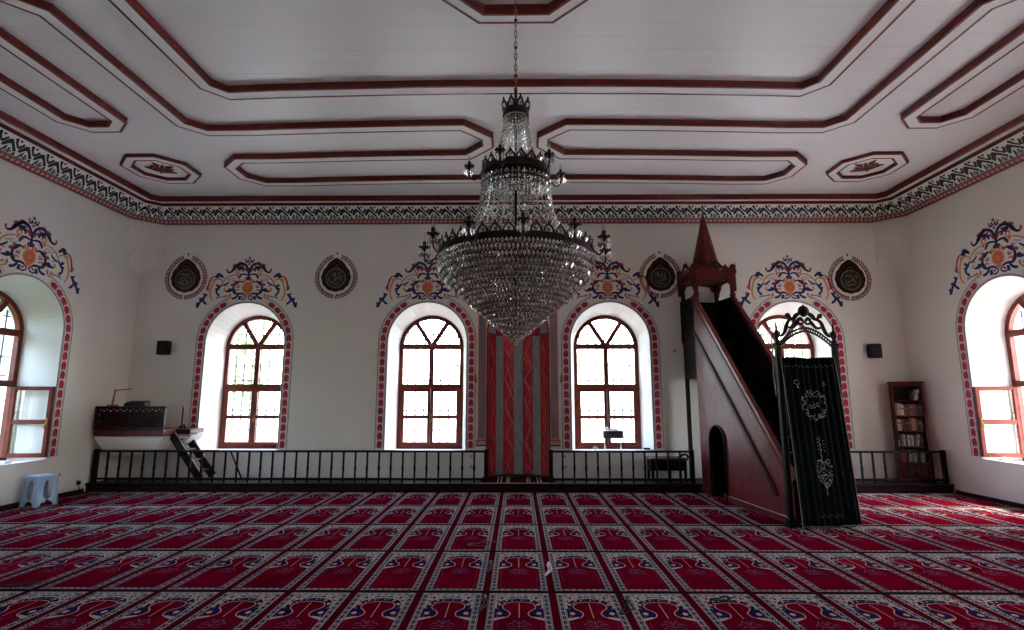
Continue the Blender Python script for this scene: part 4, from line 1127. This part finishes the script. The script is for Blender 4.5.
# ------------------------------------------------------------------ stool
def stool():
    cx_, cy_ = -7.20, 8.31; r = thing('plastic_stool', (cx_, cy_, 0), 'pale blue plastic stool against the left wall', 'stool')
    Rz = radians(-14)
    hb, ht, h = .152, .128, .425
    def TS(p): return (cx_+p[0]*cos(Rz)-p[1]*sin(Rz), cy_+p[0]*sin(Rz)+p[1]*cos(Rz), p[2]+.003)
    def side(k):
        a = k*pi/2; mb = MB()
        def Q(u, z, d=0):
            w = hb+(ht-hb)*z/h; x, y = u*w, -(w-d)
            return TS((x*cos(a)-y*sin(a), x*sin(a)+y*cos(a), z))
        N = 16; Z = 20
        def solid(u, z):
            if z < .085 and abs(u) < .60*sqrt(max(0, 1-(z/.085)**2))+.02: return False
            if abs((z-.235)/.13)**2.6+abs((u)/.42)**2.6 < 1: return False
            return True
        us = [-1+2*i/N for i in range(N+1)]; zz = [h*j/Z for j in range(Z+1)]
        # boundary-conforming rows: for each row, spans between cut-outs
        for j in range(Z*2):
            za, zb = h*j/(Z*2), h*(j+1)/(Z*2)
            def spans(z):
                leg = .0
                if z < .08: c = .62*sqrt(max(0, 1-(z/.08)**2)); return [(-1, -c), (c, 1)]
                q = abs((z-.235)/.13)
                if q < 1: c = .42*(1-q**2.6)**(1/2.6); return [(-1, -c), (c, 1)]
                return [(-1, 0), (0, 1)]
            for (a0, a1), (b0, b1) in zip(spans(za), spans(zb)):
                for d in (0, .012): mb.poly([Q(a0, za, d), Q(a1, za, d), Q(b1, zb, d), Q(b0, zb, d)], PLAST)
                for (p, q) in ((a0, b0), (a1, b1)):
                    if abs(p) < .99: mb.poly([Q(p, za, 0), Q(q, zb, 0), Q(q, zb, .012), Q(p, za, .012)], PLAST)
        mb.tube([Q(-1, .0), Q(-1, h)], .011, PLAST, 6)
        mb.build('leg_panel', r)
    for k in range(4): side(k)
    mb = MB(TS); t = ht+.012
    out = []
    for sx, sy, a0 in ((1, 1, 0), (-1, 1, 90), (-1, -1, 180), (1, -1, 270)):
        for k in range(5):
            a = radians(a0+k*22.5); out.append((sx*(t-.04)+.04*cos(a), sy*(t-.04)+.04*sin(a)))
    mb.prism([(x, y, h-.02) for x, y in out], (0, 0, .03), PLAST)
    mb.prism([(x*.9, y*.9, h+.01) for x, y in out], (0, 0, .006), PLAST)
    mb.box(-.045, .045, -.012, .012, h+.0165, h+.0175, BLACKP)
    mb.build('seat', r)
stool()

# ------------------------------------------------------------------ bookcase and books
bx0, bx1, by0, by1, bz0, bz1 = -.235, .235, -.13, .13, PZ+.009, 1.86
BA = radians(-25); BX, BY = 7.165, 10.05
def TK(p): return (BX+p[0]*cos(BA)-p[1]*sin(BA), BY+p[0]*sin(BA)+p[1]*cos(BA), p[2])
root = thing('bookcase', (BX, BY, bz0), 'narrow reddish-brown wooden bookcase in the right back corner', 'bookcase')
mb = MB(TK); mb.box(bx0, bx0+.025, by0, by1, bz0, bz1, WOOD, .004); mb.box(bx1-.025, bx1, by0, by1, bz0, bz1, WOOD, .004); mb.build('side_panel', root)
mb = MB(TK); mb.box(bx0, bx1, by1-.012, by1, bz0, bz1, DARK2); mb.build('back_panel', root)
mb = MB(TK); mb.box(bx0-.02, bx1+.02, by0-.02, by1+.005, bz1, bz1+.035, WOOD, .008); mb.box(bx0+.02, bx1-.02, by0+.0, by0+.02, bz1-.05, bz1, WOOD, .004); mb.build('top', root)
shz = [1.56, 1.285, 1.01, .735, .46]
for z in shz:
    mb = MB(TK); mb.box(bx0+.025, bx1-.025, by0+.005, by1-.012, z-.02, z, WOOD, .003); mb.build('shelf', root)
for k in range(2):
    mb = MB(TK); w = (bx1-bx0-.05)/2; xa = bx0+.025+k*w; mb.box(xa+.003, xa+w-.003, by0+.002, by0+.02, bz0+.04, .435, DARK2, .004); mb.box(xa+.03, xa+w-.03, by0-.003, by0+.004, bz0+.07, .40, WOOD, .003)
    d = mb.build('door', root); mb = MB(TK); mb.lathe((xa+(w-.03 if k == 0 else .03), by0-.012, .33), [(.004, 0), (.009, .006), (.004, .014)], BRASS, 8); mb.build('knob', d)
BC = {'cream': (.42, .39, .32), 'white': (.62, .62, .60), 'orange': (.36, .13, .06), 'dark red': (.16, .02, .02), 'black': (.02, .02, .02), 'grey': (.25, .26, .27), 'green': (.05, .16, .10), 'tan': (.34, .20, .10), 'brown': (.10, .05, .03), 'red': (.40, .04, .04)}
BM = {k: mat(k.replace(' ', '_')+'_book_cloth', v, .6) for k, v in BC.items()}
rows = [('top', 1.56, [('gap', .26), ('black', .03, .17, 0), ('grey', .022, .19, .22), ('white', .016, .19, .24), ('grey', .016, .18, .24)]),
 ('second', 1.285, [('orange', .035, .22, 0), ('cream', .03, .215, 0), ('cream', .028, .21, 0), ('white', .03, .19, 0), ('dark red', .045, .18, 0), ('black', .03, .19, 0), ('dark red', .03, .20, 0), ('brown', .04, .19, 0), ('dark red', .04, .20, 0), ('black', .045, .19, 0), ('brown', .04, .18, 0)]),
 ('third', 1.01, [('grey', .02, .2, 0), ('white', .02, .2, 0), ('cream', .03, .19, 0), ('dark red', .035, .19, 0), ('black', .03, .2, 0), ('black', .04, .2, 0), ('dark red', .035, .2, 0), ('tan', .055, .22, 0), ('orange', .02, .20, 0), ('black', .04, .2, 0), ('brown', .05, .19, 0)]),
 ('fourth', .735, [('white', .018, .10, 0), ('black', .035, .2, 0), ('grey', .03, .2, 0), ('white', .016, .2, 0), ('black', .03, .2, 0), ('white', .03, .19, 0), ('grey', .035, .2, 0), ('white', .02, .19, 0), ('black', .02, .2, 0), ('grey', .025, .2, .14), ('white', .02, .21, .14), ('black', .04, .18, 0)]),
 ('bottom', .46, [('dark red', .04, .2, 0), ('red', .035, .22, 0), ('black', .03, .2, 0), ('red', .02, .2, .1), ('white', .02, .2, .1), ('green', .03, .21, 0), ('grey', .035, .2, 0), ('black', .03, .2, 0), ('white', .022, .18, 0), ('grey', .05, .18, 0), ('green', .02, .19, 0), ('black', .04, .19, 0)])]
ordn = ['first', 'second', 'third', 'fourth', 'fifth', 'sixth', 'seventh', 'eighth', 'ninth', 'tenth', 'eleventh', 'twelfth']
for rn, z, bl in rows:
    x = bx0+.03; idx = 0
    for it in bl:
        if it[0] == 'gap': x += it[1]; continue
        c, w, h, tl = it; ln = h*sin(tl)
        if x+w+ln > bx1-.028: break
        dz = .001
        def TB(p, x=x, tl=tl, z=z): return TK((x+p[0]*cos(tl)+p[2]*sin(tl), p[1], z+.0015+p[2]*cos(tl)-p[0]*sin(tl)+(w*sin(tl))))
        mb = MB(TB); y0 = by0+.035; y1 = y0+.15; m = BM[c]
        mb.box(0, w, y0, y0+.004, 0, h, m, .0015); mb.box(0, .003, y0, y1, 0, h, m); mb.box(w-.003, w, y0, y1, 0, h, m); mb.box(.003, w-.003, y0+.004, y1-.004, .004, h-.005, BM['cream'])
        b = mb.build('book'); tag(b, '%s book%s, %s from the left on the %s shelf of the corner bookcase' % (c, ' leaning sideways' if tl else '', ordn[idx], rn), 'book', 'books on the %s shelf' % rn)
        mb = MB(TB); q_ = random.uniform(.5, .72); mb.box(.0008, w-.0008, y0-.001, y0+.001, h*q_, h*(q_+random.choice((.05, .1, .14))), GOLD if c not in ('cream', 'white') else BM['brown']); mb.build('spine_band', b)
        x += w+.0015+(ln if (tl and (bl.index(it)+1 >= len(bl) or not bl[bl.index(it)+1][-1])) else (.004 if tl else 0)); idx += 1

# ------------------------------------------------------------------ prayer beads on the carpet
def beads(x, y, a, L, label, m=BLACKP, wid=.03):
    mb = MB(); n = 33
    for k in range(n):
        t = 2*pi*k/n; u = L/2*cos(t); v = wid*sin(t)*(1+.5*sin(3*t))+.012*sin(2*t+a)
        X = x+u*cos(a)-v*sin(a); Y = y+u*sin(a)+v*cos(a)
        mb.lathe((X, Y, .0025), [(.002, 0), (.007, .003), (.008, .007), (.005, .012), (.001, .014)], m, 6)
    r = mb.build('prayer_beads'); tag(r, label, 'prayer beads', 'prayer beads lying on the carpet')
    mb = MB(); X, Y = x+(L/2+.03)*cos(a), y+(L/2+.03)*sin(a); mb.bar((x+L/2*cos(a), y+L/2*sin(a), .008), (X, Y, .006), .01, .006, m); mb.bar((X, Y, .006), (X+.05*cos(a+.3), Y+.05*sin(a+.3), .005), .018, .004, m); mb.build('tassel', r)
TANB = mat('tan_beads', (.05, .02, .012), .6); WB = mat('pale_beads', (.62, .50, .46), .5)
beads(-.42, 6.22, .5, .26, 'brown prayer beads on a rug near the centre aisle, below the niche', TANB, .06)
beads(.285, 5.33, 1.45, .34, 'pale prayer beads lying straight along the seam below the chandelier', WB, .012)
beads(-.27, 5.40, 1.5, .30, 'brown prayer beads along the seam just left of the pale ones', TANB, .014)
beads(-3.02, 5.42, .85, .34, 'black prayer beads on the carpet towards the left side')
beads(-4.30, 4.86, .4, .24, 'black prayer beads on the carpet at the far left foreground', BLACKP, .04)
beads(-.27, 4.48, 1.5, .26, 'dark prayer beads along the nearest seam left of the centre', TANB, .016)
beads(.83, 4.42, 1.3, .28, 'black prayer beads at the nearest row right of the centre', BLACKP, .03)
beads(1.62, 4.6, .3, .18, 'black prayer beads on a rug in the nearest row, right side', BLACKP, .03)
beads(1.55, 8.1, .7, .22, 'black prayer beads on the carpet before the railing, left of the stepped pulpit', BLACKP, .03)

# ------------------------------------------------------------------ chandelier
CX, CY = -.01, 4.0
root = thing('chandelier', (CX, CY, 5.45), 'large three-tiered crystal chandelier hanging from the ceiling on a chain', 'chandelier')
mb = MB(); z = 5.44; k = 0
mb.lathe((CX, CY, 5.37), [(.01, 0), (.05, .02), (.07, .06), (.075, .08)], BRASS, 16)
mb.build('ceiling_rose', root)
mb = MB()
while z > 4.05:
    pts = []
    for i in range(10):
        a = 2*pi*i/10; u, v = .011*cos(a), .030*sin(a)
        pts.append((CX+(u if k % 2 else 0), CY+(0 if k % 2 else u), z-.03+v))
    mb.tube(pts, .0042, BRASS, 5, True); z -= .050; k += 1
    if k % 5 == 0:
        mb.lathe((CX, CY, z-.005), [(.004, -.014), (.014, -.004), (.014, .006), (.004, .014)], BRONZE, 8)
mb.build('chain', root)
mb = MB(); mb.tube([(CX, CY, 4.07), (CX, CY, 2.10)], .012, BRONZE, 8)
for z_, r_ in ((3.95, .03), (3.3, .03), (2.68, .04)): mb.lathe((CX, CY, z_), [(.012, -.03), (r_, 0), (.012, .03)], BRONZE, 10)
for k in range(6):
    a = k*pi/3; mb.tube([(CX+.02*cos(a), CY+.02*sin(a), 2.66), (CX+.6*cos(a), CY+.6*sin(a), 2.62)], .007, BRONZE, 5)
    mb.tube([(CX+.02*cos(a), CY+.02*sin(a), 3.32), (CX+.25*cos(a), CY+.25*sin(a), 3.31)], .006, BRONZE, 5)
mb.build('stem', root)
def crown(r, z, h, n, name, flare=0.0):
    mb = MB()
    mb.lathe((CX, CY, z), [(r-.012, 0), (r+.006, 0), (r+.010, .012), (r+.004, .022), (r+.010, .05), (r+.004, .056), (r-.008, .056), (r-.012, 0)], BRONZE, 64)
    for k in range(n):
        a = 2*pi*(k+.5)/n; w = pi/n*.85
        def Q(t, y): 
            rr = r+flare*y/h; return (CX+rr*sin(a+t*w), CY-rr*cos(a+t*w), z+.05+y)
        mb.tube([Q(-.95, 0), Q(-.8, h*.35), Q(-.3, h*.62), Q(0, h*.72)], .0075, BRONZE, 5)
        mb.tube([Q(.95, 0), Q(.8, h*.35), Q(.3, h*.62), Q(0, h*.72)], .0075, BRONZE, 5)
        mb.lathe(Q(0, h*.68), [(.003, 0), (.009, h*.10), (.006, h*.2), (.001, h*.34)], BRONZE, 6)
        mb.lathe(Q(1.0, 0), [(.008, -.005), (.010, h*.15), (.004, h*.3), (.001, h*.42)], BRONZE, 6)
    o = mb.build(name, root)
    for k in range(n):
        mb = MB()
        a = 2*pi*(k+.5)/n; rr = r+flare*.3
        p = (CX+rr*sin(a), CY-rr*cos(a), z+.05+h*.33); q = h*.32
        mb.mesh([(p[0], p[1], p[2]+q), (p[0], p[1], p[2]-q)]+[(p[0]+q*.6*cos(b*pi/3+a), p[1]+q*.6*sin(b*pi/3+a), p[2]-q*.1) for b in range(6)], [(0, 2+b, 2+(b+1) % 6) for b in range(6)]+[(1, 2+(b+1) % 6, 2+b) for b in range(6)], CRYS)
        mb.build('crystal_drop', o)
crown(.585, 2.645, .085, 40, 'lower_crown')
crown(.262, 3.315, .085, 20, 'upper_crown')
crown(.098, 3.825, .10, 9, 'top_crown', .02)
def prof_at(prof, t):
    """point on a polyline profile at arc fraction t"""
    L = [hypot(b[0]-a[0], b[1]-a[1]) for a, b in zip(prof, prof[1:])]; T = sum(L)*t
    for (a, b), l in zip(zip(prof, prof[1:]), L):
        if T <= l: f = T/l; return (a[0]+(b[0]-a[0])*f, a[1]+(b[1]-a[1])*f)
        T -= l
    return prof[-1]
def strand(prof, ang, step, r, parent, twist=0.0):
    mb = MB(); P = smoothpath(prof, 5); L = sum(hypot(b[0]-a[0], b[1]-a[1]) for a, b in zip(P, P[1:])); n = int(L/step)
    for k in range(n+1):
        rr, z = prof_at(P, k/n); a = ang+twist*k/n
        mb.bead((CX+rr*sin(a), CY-rr*cos(a), z), r*(1 if k % 2 else .8), step*.52, CRYS, 5, a)
    mb.build('crystal_strand', parent)
pa = [(.09, 3.82), (.105, 3.70), (.135, 3.56), (.18, 3.44), (.245, 3.345)]
for k in range(26): strand(pa, 2*pi*k/26, .026, .0095, root)
pb = [(.262, 3.28), (.272, 3.17), (.285, 3.06), (.325, 2.94), (.42, 2.82), (.565, 2.70)]
for k in range(38): strand(pb, 2*pi*(k+.5)/38, .030, .0115, root)
def garland(r, z, n, br, bh, parent, swag=0.0, ph=0.0):
    mb = MB()
    for k in range(n):
        a = 2*pi*(k+ph)/n; zz = z-swag*abs(sin(a*12))
        mb.bead((CX+r*sin(a), CY-r*cos(a), zz), br*random.uniform(.85, 1.1), bh, CRYS, 6, a+random.uniform(-.4, .4))
    mb.build('crystal_garland', parent)
for z_, r_ in ((3.262, .27), (3.235, .255), (3.21, .235), (3.79, .102), (3.765, .104)): garland(r_, z_, max(24, int(2*pi*r_/.026)), .011, .013, root)
# lattice of bead chains under the upper crown
mb = MB()
for i in range(-7, 8):
    o_ = i*.034; Lh = sqrt(max(0, .255**2-o_**2))
    mb.bar((CX+o_, CY-Lh, 3.30), (CX+o_, CY+Lh, 3.30), .006, .006, BRONZE); mb.bar((CX-Lh, CY+o_, 3.301), (CX+Lh, CY+o_, 3.301), .006, .006, BRONZE)
mb.build('net_frame', root)
mb = MB()
for i in range(-8, 9):
    for ax in (0, 1):
        o_ = i*.03; Lh = sqrt(max(0, .25**2-o_**2))
        if Lh > .03:
            p = (CX+o_, CY-Lh, 3.225) if ax else (CX-Lh, CY+o_, 3.225); q = (CX+o_, CY+Lh, 3.225) if ax else (CX+Lh, CY+o_, 3.225)
            n_ = int(2*Lh/.022)
            for j in range(n_+1):
                t = j/n_; d = 1-(2*t-1)**2
                mb.bead((p[0]+(q[0]-p[0])*t, p[1]+(q[1]-p[1])*t, 3.225-.02*d), .007, .009, CRYS, 4)
mb.build('crystal_net', root)
mb = MB(); mb.tube([(CX+.27*cos(k*pi/16), CY+.27*sin(k*pi/16), 3.245) for k in range(32)], .005, BRONZE, 5, True); mb.build('inner_ring', root)
for r_, z_ in ((.54, 2.53), (.42, 2.40), (.29, 2.27), (.15, 2.13)):
    mb = MB(); mb.tube([(CX+r_*cos(k*pi/20), CY+r_*sin(k*pi/20), z_+.01) for k in range(40)], .005, BRONZE, 5, True); mb.build('inner_ring', root)
pc = smoothpath([(.588, 2.635), (.588, 2.57), (.55, 2.50), (.475, 2.42), (.375, 2.33), (.265, 2.235), (.16, 2.14), (.06, 2.06)], 6)
NT = 19
for k in range(NT):
    r_, z_ = prof_at(pc, k/(NT-1)); n_ = max(10, int(2*pi*r_/.029))
    garland(r_, z_, n_, .0155, .026, root, 0, .5*(k % 2))
    if k < NT-1 and r_ > .1:
        r2, z2 = prof_at(pc, (k+.5)/(NT-1)); garland(r2-.012, z2, max(8, int(2*pi*r2/.034)), .0085, .012, root, 0, .3)
mb = MB()
for k in range(12):
    a = 2*pi*k/12; mb.bead((CX+.045*sin(a), CY-.045*cos(a), 2.035), .013, .03, CRYS, 6, a)
mb.bead((CX, CY, 2.02), .022, .035, CRYS, 8)
mb.build('bottom_drop', root)
def arm(ang, r0, R, z, s):
    """curved arm with cup, candle bulb and drops"""
    def Q(r, zz): return (CX+r*sin(ang), CY-r*cos(ang), z+zz)
    mb = MB(); mb.tube([Q(*p) for p in smoothpath([(r0, .03), (r0+.02*s, -.01), (r0+.05*s, -.045*s), ((r0+R)/2+.02, -.055*s), (R, -.02*s), (R+.004, .05*s)], 4)], .0065*s, BRONZE, 6)
    o = mb.build('arm', root)
    c = Q(R+.004, .05*s)
    mb = MB(); mb.lathe(c, [(.006*s, -.012*s), (.016*s, 0), (.038*s, .014*s), (.042*s, .022*s), (.02*s, .024*s), (.016*s, .03*s), (.017*s, .06*s), (.012*s, .066*s)], BRONZE, 12)
    for k in range(8):
        a = k*pi/4; mb.lathe((c[0]+.04*s*cos(a), c[1]+.04*s*sin(a), c[2]+.014*s), [(.006, 0), (.008, .008), (.002, .018)], BRONZE, 5)
    mb.build('candle_cup', o)
    mb = MB(); mb.lathe((c[0], c[1], c[2]+.066*s), [(.008*s, 0), (.014*s, .018*s), (.013*s, .035*s), (.006*s, .055*s), (.001, .075*s)], BULB, 10); mb.build('candle_bulb', o)
    mb = MB()
    for k in range(6):
        a = k*pi/3; bx, by = c[0]+.036*s*cos(a), c[1]+.036*s*sin(a)
        mb.bead((bx, by, c[2]-.0*s), .006, .009, CRYS, 5); mb.bead((bx, by, c[2]-.035*s), .0125, .028*s, CRYS, 6, a)
    mb.build('crystal_drops', o)
for k in range(12): arm(radians(4+30*k), .595, .695, 2.665, 1.0)
for k in range(6): arm(radians(-18+60*k), .27, .365, 3.315, .85)

# ------------------------------------------------------------------ outside
mb = MB(); mb.box(-45, 45, -40, 45, -.9, -.7, CONC)
tag(mb.build('ground'), 'pale paved ground outside the windows', 'ground', None, 'structure')
mb = MB(); mb.box(-24, 24, 15.0, 15.25, -.7, 1.15, GWALL, .02); mb.box(-24, 24, 14.95, 15.3, 1.15, 1.22, CONC, .01)
tag(mb.build('garden_wall'), 'low white garden wall seen through the back windows', 'wall', None, 'structure')
def tree(x, y, zc, rx, rz, m, label, n, seed):
    rn = random.Random(seed); r = thing('tree', (x, y, -.7), label, 'tree', 'trees outside the windows')
    mb = MB(); mb.tube(smoothpath([(x, y, -.7), (x+.1, y, .6), (x-.05, y, 1.8), (x, y, zc)], 4), [.22-.008*i for i in range(13)], BARK, 8)
    for k in range(7):
        a = rn.uniform(0, 6.28); mb.tube([(x, y, zc-rz*.5+rn.random()*.8), (x+rx*.6*cos(a), y+rx*.6*sin(a), zc+rn.uniform(-.2, .7)*rz)], [.07, .02], BARK, 5)
    mb.build('trunk', r)
    mb = MB()
    for k in range(n):
        while True:
            p = [rn.uniform(-1, 1) for _ in range(3)]
            l = sqrt(sum(c*c for c in p))
            if .35 < l < 1 and sin(p[0]*6+seed)*sin(p[1]*5)*sin(p[2]*6+1) > -.25: break
        c = (x+p[0]*rx, y+p[1]*rx, zc+p[2]*rz); s = rn.uniform(.06, .15)
        a = Vector([rn.gauss(0, 1) for _ in range(3)]).normalized(); b = a.cross(Vector([rn.gauss(0, 1) for _ in range(3)])).normalized()
        C_ = Vector(c); mb.poly([tuple(C_-a*s), tuple(C_+b*s*.6), tuple(C_+a*s), tuple(C_-b*s*.6)], m)
    mb.build('foliage', r)
tree(-10.9, 19.0, 3.2, 2.0, 2.6, LEAF1, 'leafy green tree outside the leftmost back window', 6500, 1)
tree(-7.2, 22.5, 3.0, 1.3, 2.0, LEAF2, 'slim darker tree just right of the leafy one outside the leftmost back window', 3500, 2)
tree(9.2, 19.5, 3.4, 2.2, 2.3, LEAF1, 'green tree outside the rightmost back window behind the stepped pulpit', 6000, 3)
tree(-16.5, 19.5, 2.6, 2.6, 2.8, LEAF1, 'green tree outside the left wall window', 6500, 4)
for i, (x, y) in enumerate(((-17, 4.5), (-17, -2.5))):  # extra trees, out of view, added to cut light from the left
    tree(x, y, 3.4, 2.6, 3.2, LEAF2, 'dense green tree added to block light outside the left windows, ' + ('facing the middle window', 'beside the viewer')[i], 4500, 20+i)
mb = MB(); mb.box(-45, -8.6, -40, 45, -.69, -.64, mat('added_dark_lawn', (.05, .09, .025), .95, var=.3, vscale=3))  # dark lawn added to lower the light bounced in from the left
tag(mb.build('lawn'), 'dark green lawn added outside the left windows to dim their light', 'lawn', None, 'structure')
tree(18.5, 20.0, 2.2, 2.4, 1.9, LEAF2, 'low green tree outside the right wall window', 5000, 5)

# ------------------------------------------------------------------ light
w = bpy.data.worlds.new('sky'); SC.world = w; w.use_nodes = True
nt = w.node_tree; bg = nt.nodes['Background']
sky = nt.nodes.new('ShaderNodeTexSky'); sky.sky_type = 'NISHITA'; sky.sun_disc = False; sky.sun_elevation = radians(52); sky.sun_rotation = radians(90); sky.air_density = 1.0; sky.dust_density = 2.5; sky.altitude = 50
mx = nt.nodes.new('ShaderNodeMix'); mx.data_type = 'RGBA'; mx.inputs[0].default_value = .5
nt.links.new(sky.outputs[0], mx.inputs[6]); mx.inputs[7].default_value = (.50, .52, .54, 1)
nt.links.new(mx.outputs[2], bg.inputs[0]); bg.inputs[1].default_value = 11.0
sun = bpy.data.lights.new('sun', 'SUN'); sun.energy = 18; sun.angle = radians(.6); sun.color = (1, .91, .78)
so = bpy.data.objects.new('sun', sun); COL.objects.link(so)
d = Vector((-.52, -.10, -1.0))   # travels towards -x, down
so.rotation_euler = d.to_track_quat('-Z', 'Y').to_euler()
def portal(T, c, wdt):
    l = bpy.data.lights.new('window_portal', 'AREA'); l.shape = 'RECTANGLE'; l.size = 1.34; l.size_y = 2.7; l.cycles.is_portal = True
    o = bpy.data.objects.new('window_portal', l); COL.objects.link(o)
    p = Vector(T((c, 1.96, WT+.02))); q = Vector(T((c, 1.96, 0))); o.location = p
    o.rotation_euler = (q-p).to_track_quat('-Z', 'Z').to_euler()
for T, ws in ((Tback, wins_back), (Tleft, wins_left), (Tright, wins_right)):
    for c in ws: portal(T, c, 0)

# ------------------------------------------------------------------ camera
cam = bpy.data.cameras.new('camera'); co = bpy.data.objects.new('camera', cam); COL.objects.link(co)
cam.sensor_width = 36; cam.sensor_fit = 'HORIZONTAL'; cam.lens = 535/1024*36; cam.clip_start = .05; cam.clip_end = 200
co.location = (0, 0, H); co.rotation_euler = (radians(90+8.8), 0, math.atan(5.5/535*cos(radians(8.8))))
SC.camera = co
SC.view_settings.view_transform = 'Standard'; SC.view_settings.look = 'None'; SC.view_settings.exposure = 0.38; SC.view_settings.gamma = 1.0
SC.view_settings.use_curve_mapping = False
try:
    SC.cycles.use_denoising = True; SC.cycles.max_bounces = 14; SC.cycles.diffuse_bounces = 8; SC.cycles.glossy_bounces = 4; SC.cycles.transparent_max_bounces = 40; SC.cycles.transmission_bounces = 6
    SC.cycles.caustics_reflective = False; SC.cycles.caustics_refractive = False; SC.cycles.sample_clamp_indirect = 8
except Exception: pass
